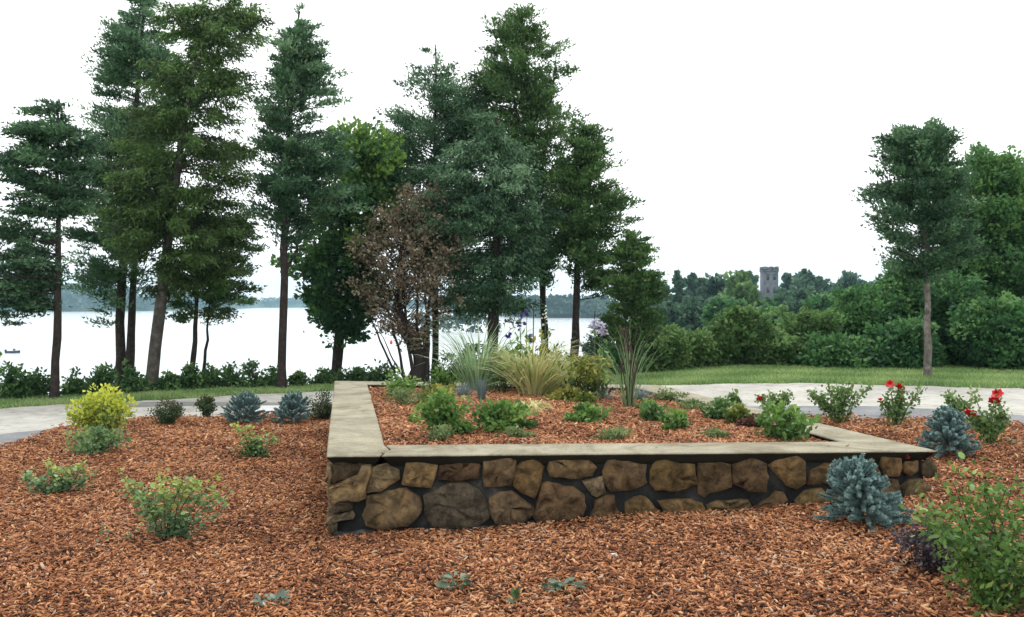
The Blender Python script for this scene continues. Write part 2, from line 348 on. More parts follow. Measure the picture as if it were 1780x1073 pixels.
def wood(name, label, pts, n, size, per):
    p = np.array(pts, float); px = rng.uniform(p[0, 0], p[-1, 0], n); D = np.interp(px, p[:, 0], p[:, 1]); cy = np.interp(px, p[:, 0], p[:, 2])
    t = rng.uniform(0, 1, n); d = D+t*80*(D/1000); top = EYE-(cy-HY)/F*D
    r = size*rng.uniform(.7, 1.25, n)*np.minimum(1, (top-LAKE)/14)
    z = LAKE+r*.8+(np.maximum(top-r*1.0-LAKE-r*.6, 0))*t+rng.normal(0, .6, n)
    C = np.stack([(px-CX)/F*d, d, z], 1)
    N = unit(rng.normal(size=(n, per, 3))); N[..., 2] = np.abs(N[..., 2])*1.2-.35
    P = C[:, None]+N*r[:, None, None]*rng.uniform(.75, 1.05, (n, per, 1))*np.array([1, 1, 1.05])
    tint = np.clip(rng.normal(.45, .22, n)[:, None]+rng.normal(0, .12, (n, per)), 0, 1)
    s = (r[:, None]*rng.uniform(.35, .6, (n, per))).ravel()
    V, Fq = leaf4(P.reshape(-1, 3), s, s*.8, unit(N.reshape(-1, 3)+rng.normal(0, .9, (n*per, 3))))
    G = Geo(); G.add(V, Fq, np.repeat(tint.ravel(), 4)); o = G.build(name, M['far_wood'], kind='stuff'); o['label'] = label; o['category'] = 'woods'
    return o
wood('far_wood', 'blue hazy woods along the far shore of the lake', main_pts[:15], 1500, 6.5, 42)
wood('wooded_point', 'small wooded point in the lake behind the brown-leaved tree', [(700, 330, 552), (740, 320, 541), (800, 310, 538), (850, 310, 545), (872, 310, 565)], 90, 3.0, 60)

# haze
hz = bpy.data.materials.new('haze'); hz.use_nodes = True; hn = hz.node_tree; hn.nodes.clear()
pv = hn.nodes.new('ShaderNodeVolumePrincipled'); pv.inputs['Color'].default_value = (.50, .80, 1, 1); pv.inputs['Density'].default_value = .00034; pv.inputs['Anisotropy'].default_value = .2
ho = hn.nodes.new('ShaderNodeOutputMaterial'); hn.links.new(pv.outputs[0], ho.inputs['Volume'])
G = Geo(); a, b_, c0, c1, z0, z1 = -3000, 3000, -1000, 2600, -12.7, 60
G.add([(a, c0, z0), (b_, c0, z0), (b_, c1, z0), (a, c1, z0), (a, c0, z1), (b_, c0, z1), (b_, c1, z1), (a, c1, z1)], [(3, 2, 1, 0), (4, 5, 6, 7), (0, 1, 5, 4), (1, 2, 6, 5), (2, 3, 7, 6), (3, 0, 4, 7)])
G.build('haze', hz, kind='stuff')

# ------------------------------------------------------------------ stone planter
FL, FR, BR, BL = [np.array(p) for p in ((-1.27, 6.45), (3.0, 6.67), (1.85, 11.95), (-2.36, 12.55))]
CAPZ, SOILZ = .55, .49
def lerp(a, b, t): return np.asarray(a)*(1-t)+np.asarray(b)*t
def inset(poly, k):
    P = np.asarray(poly, float); A = np.roll(P, 1, 0); B = np.roll(P, -1, 0)
    e1 = unit(P-A); e2 = unit(B-P); n1 = np.stack([-e1[:, 1], e1[:, 0]], 1); n2 = np.stack([-e2[:, 1], e2[:, 0]], 1)
    nn = n1+n2; nn = nn/np.maximum((nn*nn).sum(1, keepdims=True)/2, .35)
    return P+nn*k
planter = thing('stone_planter', 'low raised planting bed of rough field stones with a wide concrete coping', 'raised bed', (FL[0], FL[1], 0))
outer = np.array([FL, FR, BR, BL])
def off_line(p, q, k):
    e = unit(q-p); n = np.array([-e[1], e[0]])*k; return p+n, q+n
def isect(a, b, c, d):
    A = np.array([b-a, -(d-c)]).T; t = np.linalg.solve(A, c-a); return a+(b-a)*t[0]
W = [.46, .40, .42, .42]
lines = [off_line(outer[k], outer[(k+1) % 4], W[k]) for k in range(4)]
inner = np.array([isect(*lines[3], *lines[0]), isect(*lines[0], *lines[1]), isect(*lines[1], *lines[2]), isect(*lines[2], *lines[3])])
eF = unit(FR-FL)
cb = FL+eF*.37; ct = inner[0]+eF*.0
crk = [lerp(cb, ct, t)+eF*o for t, o in ((0, 0), (.18, .015), (.3, -.005), (.55, .05), (.75, .03), (1, .0))]
gap = eF*.012
def refine(poly, step=.25):
    out = []
    for k in range(len(poly)):
        a, b = np.asarray(poly[k]), np.asarray(poly[(k+1) % len(poly)]); m = max(1, int(np.linalg.norm(b-a)/step))
        out += [lerp(a, b, q/m) for q in range(m)]
    return np.array(out)
def coping(poly):
    P = refine(poly, .3); P = P+rng.normal(0, .002, P.shape)
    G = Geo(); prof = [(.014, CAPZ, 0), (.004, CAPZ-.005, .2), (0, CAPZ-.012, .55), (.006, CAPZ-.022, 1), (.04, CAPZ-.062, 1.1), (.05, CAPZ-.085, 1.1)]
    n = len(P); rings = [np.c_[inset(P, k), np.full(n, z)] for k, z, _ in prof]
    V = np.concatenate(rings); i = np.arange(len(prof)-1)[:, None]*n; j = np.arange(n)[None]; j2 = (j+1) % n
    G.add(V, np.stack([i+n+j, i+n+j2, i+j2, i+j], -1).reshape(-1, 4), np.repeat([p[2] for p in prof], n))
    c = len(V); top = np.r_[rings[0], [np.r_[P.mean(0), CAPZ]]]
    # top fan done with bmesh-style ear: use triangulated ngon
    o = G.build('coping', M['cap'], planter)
    import bmesh
    bm = bmesh.new(); bm.from_mesh(o.data); bm.verts.ensure_lookup_table()
    f = bm.faces.new([bm.verts[q] for q in range(n)]); f2 = bm.faces.new([bm.verts[len(V)-n+q] for q in reversed(range(n))])
    bmesh.ops.triangulate(bm, faces=[f, f2]); bm.to_mesh(o.data); bm.free()
    return o
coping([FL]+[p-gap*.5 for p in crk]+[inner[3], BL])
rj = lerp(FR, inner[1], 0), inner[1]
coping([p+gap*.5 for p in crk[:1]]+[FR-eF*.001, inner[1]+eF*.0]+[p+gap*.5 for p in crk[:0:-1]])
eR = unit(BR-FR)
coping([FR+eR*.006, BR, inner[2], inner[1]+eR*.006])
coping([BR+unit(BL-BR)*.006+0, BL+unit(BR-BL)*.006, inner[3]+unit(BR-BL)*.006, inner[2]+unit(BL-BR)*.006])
# mortar core
core = inset(outer, .055); G = Geo(); P = refine(core, .3)
n = len(P); zs = [-.35, .05, .2, .35, CAPZ-.083]
V = np.concatenate([np.c_[P+rng.normal(0, .004, P.shape), np.full(n, z)] for z in zs]); i = np.arange(len(zs)-1)[:, None]*n; j = np.arange(n)[None]; j2 = (j+1) % n
G.add(V, np.stack([i+j, i+j2, i+n+j2, i+n+j], -1).reshape(-1, 4)); G.build('mortar_wall', M['mortar'], planter)
# stones of the front face, traced in the wall's own plane
R1 = (555, 760, .1966); R2 = (885, 760, .1966); R3 = (1215, 760, .2416)
STONES = [
 (R1, [(75,235),(110,260),(115,330),(95,410),(72,400)], (.42,.36,.25)),
 (R1, [(128,230),(250,222),(415,235),(350,325),(200,370),(128,400)], (.13,.10,.07)),
 (R1, [(78,460),(210,385),(340,330),(375,255),(452,250),(452,330),(415,430),(405,530),(340,560),(190,555),(130,600),(85,520)], (.42,.32,.19)),
 (R1, [(475,265),(590,240),(700,290),(705,370),(620,420),(550,470),(422,482),(440,410),(465,340)], (.31,.25,.16)),
 (R1, [(775,230),(860,225),(1040,250),(1020,340),(990,440),(740,405),(755,320)], (.36,.26,.14)),
 (R1, [(1075,250),(1240,230),(1410,240),(1405,355),(1260,380),(1065,375)], (.15,.10,.065)),
 (R1, [(1455,215),(1600,190),(1730,175),(1725,280),(1690,420),(1460,435),(1450,320)], (.25,.19,.12)),
 (R1, [(120,605),(190,572),(300,582),(290,635),(170,655),(125,660)], (.14,.11,.08)),
 (R1, [(72,720),(130,690),(290,650),(310,690),(295,720),(180,735),(100,765),(70,760)], (.34,.29,.21)),
 (R1, [(425,525),(600,480),(760,455),(870,530),(890,650),(850,710),(780,770),(560,795),(430,770),(395,680),(430,600)], (.25,.19,.12)),
 (R1, [(935,520),(1050,470),(1140,415),(1290,410),(1400,470),(1480,600),(1490,700),(1400,770),(1200,790),(1000,770),(945,680)], (.17,.15,.12)),
 (R1, [(1510,540),(1600,492),(1700,482),(1780,540),(1880,606),(1897,660),(1815,732),(1650,772),(1560,750),(1515,660)], (.24,.18,.12)),
 (R2, [(60,270),(130,200),(215,165),(300,260),(270,400),(220,525),(110,480),(40,420)], (.27,.19,.10)),
 (R2, [(360,215),(480,200),(700,205),(760,265),(720,330),(600,355),(370,340),(345,280)], (.26,.19,.11)),
 (R2, [(645,385),(820,345),(845,480),(770,520),(725,500)], (.38,.31,.22)),
 (R2, [(830,300),(870,210),(930,200),(1050,215),(1200,245),(1190,330),(1205,400),(1100,455),(900,470),(840,400)], (.26,.19,.12)),
 (R2, [(1255,290),(1300,215),(1380,200),(1500,235),(1620,240),(1640,400),(1550,440),(1420,470),(1300,465),(1250,400)], (.22,.16,.08)),
 (R2, [(290,420),(340,400),(560,440),(650,510),(665,610),(640,680),(500,740),(250,740),(225,690),(260,560)], (.23,.16,.10)),
 (R2, [(710,700),(760,560),(850,510),(930,520),(935,620),(990,680),(970,740),(760,750)], (.22,.15,.09)),
 (R2, [(1030,580),(1100,535),(1200,530),(1280,620),(1345,660),(1300,720),(1180,760),(1040,740)], (.24,.17,.09)),
 (R2, [(1325,565),(1480,550),(1600,545),(1690,580),(1720,630),(1690,720),(1500,740),(1390,700)], (.33,.23,.12)),
 (R3, [(0,190),(150,185),(215,200),(225,350),(140,385),(70,400),(40,430),(-5,400),(-15,300)], (.21,.15,.09)),
 (R3, [(245,200),(300,180),(365,145),(470,190),(480,270),(460,380),(350,380),(240,330)], (.19,.13,.08)),
 (R3, [(500,205),(600,150),(690,130),(745,170),(745,320),(690,365),(620,340),(560,270)], (.33,.23,.12)),
 (R3, [(770,330),(800,240),(900,190),(1040,180),(1060,290),(960,325),(800,340)], (.2,.14,.08)),
 (R3, [(1115,160),(1240,145),(1295,250),(1200,280),(1130,230)], (.27,.21,.14)),
 (R3, [(1305,140),(1440,150),(1452,210),(1430,275),(1330,270),(1300,200)], (.34,.23,.12)),
 (R3, [(1475,175),(1555,165),(1560,235),(1500,275),(1465,245)], (.29,.2,.12)),
 (R3, [(1600,190),(1660,160),(1700,200),(1690,270),(1640,290),(1600,260)], (.2,.16,.11)),
 (R3, [(60,490),(130,455),(340,450),(365,500),(340,545),(80,560)], (.25,.19,.11)),
 (R3, [(400,500),(500,440),(540,390),(600,400),(630,450),(540,510),(450,560)], (.22,.15,.09)),
 (R3, [(690,450),(750,385),(870,365),(920,420),(905,500),(790,505),(700,490)], (.28,.21,.11)),
 (R3, [(960,420),(1050,330),(1200,320),(1260,400),(1200,470),(1000,480)], (.26,.2,.12)),
 (R3, [(1280,400),(1330,310),(1420,310),(1440,380),(1400,440),(1300,450)], (.24,.18,.11)),
 (R3, [(1450,360),(1500,310),(1600,305),(1660,375),(1620,420),(1480,440)], (.26,.21,.13)),
]
A0, A1 = core[0], core[1]; wdir = unit(A1-A0); wn = np.array([wdir[1], -wdir[0]])      # outward normal of the front face
def on_wall(px, py):
    u = (px-CX)/F; d = np.linalg.solve(np.array([[u, -wdir[0]], [1, -wdir[1]]]), A0)[0]
    return np.array([u*d, d, EYE-(py-HY)/F*d])
def stone(pts3, col, nrm, depth):
    P = np.asarray(pts3); out = []
    m = len(P)
    for k in range(m):
        a, b = P[k], P[(k+1) % m]; L = np.linalg.norm(b-a); q = max(1, int(round(L/.05)))
        out += [lerp(a, b, t/q)+rng.normal(0, .004, 3)*(t > 0) for t in range(q)]
    P = np.array(out); n = len(P); c = P.mean(0); N = np.array([nrm[0], nrm[1], 0.])
    P = c+(P-c)*1.08; ta = np.clip(rng.normal(0, .1, 2), -.16, .16); D0 = P-c; e3 = np.array([N[1]*-1, N[0], 0.])
    tilt = lambda Q: ((Q-c)@e3*ta[0]+(Q-c)[:, 2]*ta[1])[:, None]
    q1, q2, q3 = lerp(P, c, .01), lerp(P, c, .06), lerp(P, c, .48)+rng.normal(0, .012, (n, 3))
    rings = [P-N*.02, q1+N*np.maximum(depth*.5+tilt(q1)*.6, .008), q2+N*np.maximum(depth+tilt(q2)+rng.normal(0, .005, (n, 1)), .014), q3+N*np.maximum(depth*1.03+tilt(q3)+rng.normal(0, .004, (n, 1)), .018)]
    V = np.concatenate(rings+[[c+N*depth*1.06]]); G = Geo()
    i = np.arange(3)[:, None]*n; j = np.arange(n)[None]; j2 = (j+1) % n
    T = np.concatenate([np.stack([i+j, i+j2, i+n+j2], -1).reshape(-1, 3), np.stack([i+j, i+n+j2, i+n+j], -1).reshape(-1, 3), np.stack([3*n+j[0], 3*n+j2[0], np.full(n, 4*n)], -1)])
    G.add(V, T); o = G.build('stone', M['stone'], planter); o.color = (col[0]*1.05, col[1]*1.01, col[2]*.94, 1)
    return o
for (ox, oy, sc), poly, col in STONES:
    stone([on_wall(ox+sc*a, oy+sc*b) for a, b in poly], col, wn, random.uniform(.03, .05))
G = Geo(); ne = 60; rows = []
for k in range(ne):
    f = k/(ne-1)*.47; p = lerp(A0, A1, f); zg = float(Z(p[0], p[1])); hh = .062+.010*math.sin(k*.31)+.006*math.sin(k*1.1+1)-.022*(k/(ne-1)); w_ = .035+.012*math.sin(k*1.7)
    rows.append([(*(p+wn*(w_+.012)), zg-.05), (*(p+wn*w_), zg+hh*.8), (*(p+wn*w_*.5), zg+hh), (*(p-wn*.02), zg+hh*1.05)])
V = np.array(rows).reshape(-1, 3); i = np.arange(ne-1)[:, None]*4; j = np.arange(3)[None]
G.add(V, np.stack([i+j, i+4+j, i+5+j, i+1+j], -1).reshape(-1, 4)); G.build('mortar_footing', M['footing'], planter)
red = stone([on_wall(1576+5.5*math.cos(a*.785), 792+5.5*math.sin(a*.785)) for a in range(8)], (.55, .1, .09), wn, .03); red['label'] = 'small round red stone set near the right end'
# stonework of the two side faces, seen only from another position: one joined part each
def side_stones(p, q):
    e = unit(q-p); nrm = np.array([e[1], -e[0]]); L = np.linalg.norm(q-p); G = Geo(); s = .1
    while s < L-.2:
        w = random.uniform(.2, .42)
        for z0, z1 in ((-.05, .2), (.23, .45)):
            a = np.linspace(0, 2*math.pi, 9)[:-1]+rng.normal(0, .12, 8); r = rng.uniform(.85, 1.1, 8)
            sx = s+w/2+np.sign(np.cos(a))*np.abs(np.cos(a))**.6*w*.46*r; sz = (z0+z1)/2+np.sign(np.sin(a))*np.abs(np.sin(a))**.6*(z1-z0)*.46*r
            base = np.c_[p[None]+e[None]*sx[:, None], sz]; N = np.r_[nrm, 0]; c = base.mean(0)
            V = np.concatenate([base-N*.02, lerp(base, c, .1)+N*.04, [c+N*.055]]); j = np.arange(8); j2 = (j+1) % 8
            G.add(V, np.concatenate([np.stack([j, j2, 8+j2], 1), np.stack([j, 8+j2, 8+j], 1), np.stack([8+j, 8+j2, np.full(8, 16)], 1)]))
        s += w+.035
    o = G.build('side_stonework', M['stone'], planter, kind='stuff'); o.color = (.25, .19, .12, 1)
side_stones(core[1], core[2]); side_stones(core[3], core[0]); side_stones(core[2], core[3])
# planting soil inside
def soil_z(a, b): return SOILZ+.05*math.sin(math.pi*a)*math.sin(math.pi*b)
na, nb = 40, 50; V = []
for b in range(nb+1):
    for a in range(na+1):
        fa, fb = a/na, b/nb; p = lerp(lerp(inner[0], inner[1], fa), lerp(inner[3], inner[2], fa), fb)
        c = inner.mean(0); p = p+(p-c)*.02
        V.append((*p, soil_z(fa, fb)))
i = np.arange(nb)[:, None]*(na+1); j = np.arange(na)[None]
G = Geo(); G.add(V, np.stack([i+j, i+j+1, i+na+2+j, i+na+1+j], -1).reshape(-1, 4)); structure(G.build('planter_mulch', M['mulch_soil'], smooth=True))
def soil(px, py):
    z = SOILZ+.02; d = (EYE-z)*F/(py-HY); return np.array([(px-CX)/F*d, d, z-.01])

# ------------------------------------------------------------------ mulch chips (uncountable)
chips = bpy.data.collections.new('chip_kinds')
for k in range(7):
    w = rng.uniform(.16, .36); n = 7
    a = np.linspace(0, 2*math.pi, n+1)[:-1]+rng.normal(0, .22, n)
    x = np.cos(a)*.5*rng.uniform(.75, 1.1, n); y = np.sin(a)*.5*w*rng.uniform(.7, 1.2, n); bend = rng.uniform(-.25, .25)
    z = bend*x*x*2; th = rng.uniform(.04, .09)
    V = np.concatenate([np.stack([x, y, z+th], 1), np.stack([x*.95, y*.9, z-th], 1), [(0, 0, th*1.4)]]); j = np.arange(n); j2 = (j+1) % n
    G = Geo(); G.add(V, np.concatenate([np.stack([j, j2, np.full(n, 2*n)], 1), np.stack([n+j, n+j2, j2], 1), np.stack([n+j, j2, j], 1)]))
    o = bpy.data.objects.new('chip', G.mesh('chip', M['chip'])); chips.objects.link(o)
gn = bpy.data.node_groups.new('scatter_chips', 'GeometryNodeTree')
gn.interface.new_socket('Geometry', in_out='INPUT', socket_type='NodeSocketGeometry'); gn.interface.new_socket('Geometry', in_out='OUTPUT', socket_type='NodeSocketGeometry')
gi = gn.nodes.new('NodeGroupInput'); go = gn.nodes.new('NodeGroupOutput'); ip = gn.nodes.new('GeometryNodeInstanceOnPoints'); ci = gn.nodes.new('GeometryNodeCollectionInfo')
ci.inputs['Collection'].default_value = chips; ci.inputs['Separate Children'].default_value = True; ci.inputs['Reset Children'].default_value = True
def nattr(nm, ty):
    n = gn.nodes.new('GeometryNodeInputNamedAttribute'); n.data_type = ty; n.inputs['Name'].default_value = nm; return n.outputs['Attribute']
ip.inputs['Pick Instance'].default_value = True
e2r = gn.nodes.new('FunctionNodeEulerToRotation')
gn.links.new(nattr('rot', 'FLOAT_VECTOR'), e2r.inputs[0]); gn.links.new(e2r.outputs[0], ip.inputs['Rotation'])
gn.links.new(nattr('scl', 'FLOAT'), ip.inputs['Scale']); gn.links.new(nattr('idx', 'INT'), ip.inputs['Instance Index'])
gn.links.new(gi.outputs[0], ip.inputs['Points']); gn.links.new(ci.outputs[0], ip.inputs['Instance']); gn.links.new(ip.outputs[0], go.inputs[0])
def chip_stuff(name, label, P, scl, parent=None):
    n = len(P); me = bpy.data.meshes.new(name); me.vertices.add(n); me.vertices.foreach_set('co', P.astype(np.float32).ravel())
    rot = np.stack([rng.normal(0, .3, n), rng.normal(0, .32, n), rng.uniform(0, 6.28, n)], 1)
    for nm, ty, key, val in (('rot', 'FLOAT_VECTOR', 'vector', rot), ('scl', 'FLOAT', 'value', scl), ('chipcol', 'FLOAT', 'value', np.clip(rng.normal(.48, .24, n)+.09*np.sin(P[:, 0]*2.3+1.5*np.sin(P[:, 1]*1.7))*np.sin(P[:, 1]*2.9+P[:, 0])+.05*np.sin(P[:, 0]*9+P[:, 1]*5), 0, 1))):
        at_ = me.attributes.new(nm, ty, 'POINT'); at_.data.foreach_set(key, val.astype(np.float32).ravel())
    ia = me.attributes.new('idx', 'INT', 'POINT'); ia.data.foreach_set('value', rng.integers(0, 7, n).astype(np.int32))
    o = bpy.data.objects.new(name, me); COL.objects.link(o); o['kind'] = 'stuff'; o['label'] = label; o['category'] = 'mulch'
    md = o.modifiers.new('scatter', 'NODES'); md.node_group = gn
    return o
def in_poly(x, y, poly):
    c = np.ones(len(x), bool)
    for k in range(4):
        a, b = poly[k], poly[(k+1) % 4]; c &= ((b[0]-a[0])*(y-a[1])-(b[1]-a[1])*(x-a[0])) > 0
    return c
Pl, Sl = [], []
for d0, d1, dens, s0, s1 in ((3.3, 6.5, 3600, .024, .066), (6.5, 9.5, 2400, .03, .062), (9.5, 14, 1400, .04, .075)):
    area = .5*1.84*(d1**2-d0**2); n = int(area*dens)
    d = np.sqrt(rng.uniform(d0**2, d1**2, n)); u = rng.uniform(-.92, .92, n); x = u*d
    ok = (d < np.interp(u, us, mulch_edge+wob)+rng.exponential(.08, n)-.05) & ~in_poly(x, d, core)
    x, d = x[ok], d[ok]
    bz = .012*(np.sin(x*3.1+d*1.3)*np.sin(d*2.7-x*.8)+.5*np.sin(x*7.3+1)*np.sin(d*6.1))
    Pl.append(np.stack([x, d, Z(x, d)+.036+bz+rng.uniform(0, .022, len(x))], 1)); Sl.append(s0+(s1*1.25-s0)*rng.beta(1.3, 4.2, len(x)))
cp = np.array([[(px-CX)/F*(EYE-CAPZ)*F/(py-HY), (EYE-CAPZ)*F/(py-HY), CAPZ+.005] for px, py in ((1440, 776), (1472, 776), (1141, 779), (700, 781))])
Pl.append(cp); Sl.append(np.array([.035, .05, .035, .02]))
chip_stuff('bark_mulch', 'loose orange brown bark mulch covering the bed around the planter', np.concatenate(Pl), np.concatenate(Sl))
n = 42000; fa, fb = rng.uniform(0, 1, n), rng.uniform(0, 1, n)**1.35
p = (inner[0]*(1-fa)[:, None]+inner[1]*fa[:, None])*(1-fb)[:, None]+(inner[3]*(1-fa)[:, None]+inner[2]*fa[:, None])*fb[:, None]
chip_stuff('planter_bark_mulch', 'bark mulch filling the inside of the raised bed', np.c_[p, SOILZ+.05*np.sin(math.pi*fa)*np.sin(math.pi*fb)+.006+rng.uniform(0, .02, n)], .035+.045*rng.beta(1.6, 3, n))

# ------------------------------------------------------------------ grass
def grass_patch(name, label, us_rng, near, far, n, h):
    u = rng.uniform(*us_rng, n); t = rng.uniform(0, 1, n); d = near(u)*(1-t)+far(u)*t; x = u*d
    B = np.stack([x, d, Z(x, d)-.005], 1); H = h*rng.uniform(.4, 1.2, n)
    az = rng.uniform(0, 6.28, n); s = np.stack([np.cos(az), np.sin(az), 0*az], 1)*(.012+.02*h)
    tip = B+np.stack([rng.normal(0, .4, n)*H, rng.normal(0, .4, n)*H, H], 1)
    V = np.stack([B-s, B+s, tip], 1).reshape(-1, 3); G = Geo()
    cl = .5+.28*np.sin(x*2.3+d)*np.sin(d*3.1-x)+rng.normal(0, .2, n)
    G.add(V, np.arange(3*n).reshape(n, 3), np.repeat(np.clip(cl, 0, 1), 3))
    o = G.build(name, M['lawn'], kind='stuff'); o['label'] = label; o['category'] = 'grass'
re_ = lambda u: np.interp(u, us, road_edge+wob)
grass_patch('lawn_grass', 'mown green lawn between the road and the thicket', (.09, .85), lambda u: re_(u)-.03, lambda u: np.full_like(u, 19.5), 100000, .07)
grass_patch('verge_grass', 'narrow strip of green grass along the far road edge', (-.8, .12), lambda u: re_(u)-.05, lambda u: re_(u)+1.3, 44000, .08)

# ------------------------------------------------------------------ trees
def tree(name, label, cat, d, trunks, prof, leafm, barkm='bark_red', n=20000, style='cedar', L=.105, Wd=.05, group=None, nb=150, clump=.20, tint0=.42, depth=.9, hide_trunk=False, limbs=.35, inner_k=.3, vary=.26, upgrade=0.0, base=None, topbright=.25, rough=.13, gaps=.14, dens=1.3):
    x0 = (trunks[0][0][0]-CX)/F*d; z0 = float(Z(x0, d)); loc = np.array([x0, d, z0])
    root = thing(name, label, cat, loc, group)
    TG = Geo(); paths = []
    for pts, w in [(t[:-1], t[-1]) for t in trunks]:
        P = np.array([at(a, b, d+rng.normal(0, .06)*(k > 0)) for k, (a, b) in enumerate(pts)])
        if pts[0][1] > 500: P[0][2] = min(P[0][2], float(Z(P[0][0], P[0][1]))-.12)
        P = smooth_path(P, 14); m = len(P); P[1:, :2] += rng.normal(0, .012, (m-1, 2))
        r0 = w*d/F/2; s = np.linspace(0, 1, m); R = r0*(1-.82*s**1.1); R[0] *= 1.25; R = np.maximum(R*(1+rng.normal(0, .04, m)), .008)
        V, Fq = tube(P, R, 9); TG.add(V, Fq); paths.append((P, R))
    prof = np.array(sorted(prof), float); py = prof[:, 0]; wy = np.linspace(py[0], py[-1], 300)
    hw = np.interp(wy, py, (prof[:, 2]-prof[:, 1])/2); sp = np.interp(wy, py, prof[:, 3]) if prof.shape[1] > 3 else np.ones(300)
    cdf = np.cumsum((hw+6)*sp); cdf /= cdf[-1]
    P0, R0 = paths[0]
    y = np.interp(rng.uniform(0, 1, nb), cdf, wy); xl = np.interp(y, py, prof[:, 1]); xr = np.interp(y, py, prof[:, 2])
    ph = rng.uniform(0, 6.28, 4); r = (xr-xl)/2; az = rng.uniform(0, 2*math.pi, nb); k = rng.uniform(inner_k, 1, nb)**.55
    lump = 1+rough*np.sin(y*.062+ph[0]+1.7*np.sin(az+ph[1]))+.5*rough*np.sin(y*.15+ph[2]+2*az); k = k*np.clip(lump, .6, 1.1)
    ex = (xl+xr)/2+r*np.cos(az)*k; ed = d+(r/F*d)*np.sin(az)*k*depth; ez = EYE-(y-HY)/F*d
    E = np.stack([(ex-CX)/F*d, ed, ez], 1)
    rise = {'cedar': -.35, 'droop': .10, 'decid': -.7, 'flat': -.08}[style]
    zs = np.clip(ez+rise*r/F*d*k, P0[:, 2].min()+.15*(P0[-1, 2]-P0[0, 2]), P0[-1, 2])
    S = np.stack([np.interp(zs, P0[:, 2], P0[:, q]) for q in range(3)], 1)
    for q in range(nb):
        if rng.uniform() < limbs:
            mid = lerp(S[q], E[q], .55)+np.array([0, 0, (.12 if style != 'droop' else .2)*np.linalg.norm(E[q]-S[q])])*rng.uniform(-.3, 1)
            rr = max(.005, (.03 if leafm == 'crab' else .045)*np.linalg.norm(E[q]-S[q])*.3+.003)
            V, Fq = tube(smooth_path([S[q], mid, E[q]], 5), np.linspace(rr, .004, 5), 4); TG.add(V, Fq)
    TG.build('trunk', M[barkm], root, smooth=True)
    # clumps along every branch
    nc = 4; tt = np.linspace(.45, 1.0, nc)[None]+rng.normal(0, .06, (nb, nc))
    C = S[:, None]*(1-tt[..., None])+E[:, None]*tt[..., None]; C = C.reshape(-1, 3)
    C += rng.normal(0, 1, C.shape)*np.minimum(clump*.35, .03+.2*np.repeat(r/F*d, nc))[:, None]; out = np.repeat(unit(E-S+1e-6), nc, 0)
    g3 = np.sin(C[:, 0]*3.0+ph[0])*np.sin(C[:, 2]*3.6+ph[1])+np.sin(C[:, 1]*2.6+ph[2])*np.sin(C[:, 2]*2.2+C[:, 0]*1.3+ph[3])
    n = int(n*dens); keep = np.where((g3 < np.quantile(g3, gaps)) & (C[:, 2] < C[:, 2].max()-.16*np.ptp(C[:, 2])), .08, 1)
    wgt = keep*np.repeat(rng.uniform(.4, 1.5, nb), nc)*np.tile(np.linspace(.55, 1.2, nc), nb)
    rm = np.repeat(r/F*d, nc)*np.clip(1.25-tt.ravel()*.55, .4, 1)
    csz = np.minimum(clump*rng.uniform(.55, 1.4, len(C)), .06+.42*rm); wgt = wgt*csz**1.5
    cnt = rng.multinomial(n, wgt/wgt.sum()); idx = np.repeat(np.arange(len(C)), cnt); cr = csz[idx]
    dirv = unit(rng.normal(size=(n, 3)))
    if style == 'decid':
        P = C[idx]+dirv*np.array([1, 1, .8])*(cr*rng.uniform(0, 1, n)**.45)[:, None]
    else:       # flat sprays reaching outwards along the bough
        P = C[idx]+dirv*np.array([.8, .8, .42])*(cr*rng.uniform(0, 1, n)**.5)[:, None]
        P += out[idx]*(np.clip(rng.normal(.1, .65, n), -1.3, 1.05)*cr)[:, None]*np.array([1, 1, .8])
    P = P+np.where(style == 'droop', -1, 0)*np.array([0, 0, 1])*(rng.exponential(.10, n)*clump*2)[:, None]
    up = {'cedar': .35, 'droop': -.45, 'decid': -.15, 'flat': .1}[style]
    D = out[idx]*.6+dirv*.55+rng.normal(0, .45, (n, 3))+np.array([0, 0, up])
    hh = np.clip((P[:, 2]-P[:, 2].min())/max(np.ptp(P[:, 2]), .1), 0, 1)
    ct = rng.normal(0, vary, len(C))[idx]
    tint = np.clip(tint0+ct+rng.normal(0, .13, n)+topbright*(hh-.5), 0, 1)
    sz = 1 if style == 'decid' else .78
    LL = sz*L*rng.uniform(.6, 1.35, n); WW = sz*Wd*rng.uniform(.7, 1.3, n)
    G = Geo()
    if style == 'decid':
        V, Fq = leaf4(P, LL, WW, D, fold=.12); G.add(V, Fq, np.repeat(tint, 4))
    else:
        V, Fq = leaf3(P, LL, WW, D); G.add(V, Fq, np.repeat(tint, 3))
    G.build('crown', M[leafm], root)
    return root
GL = 'cedars along the lake bank'
tree('cedar_tree', 'tall slim cedar with layered dark boughs at the far left road edge', 'tree', 15.9, [((93, 692), (97, 600), (101, 450), (103, 300), (100, 185), 16)],
     [(172, 80, 108, .7), (200, 35, 130, 1), (240, 8, 152, 1), (300, 0, 152, 1), (350, 6, 150, 1), (400, -25, 140, .8), (450, -70, 130, .7), (500, -90, 60, .8), (560, -60, 45, .5)], 'cedar_black', n=26000, style='flat', nb=130, clump=.19, group=GL, limbs=.5)
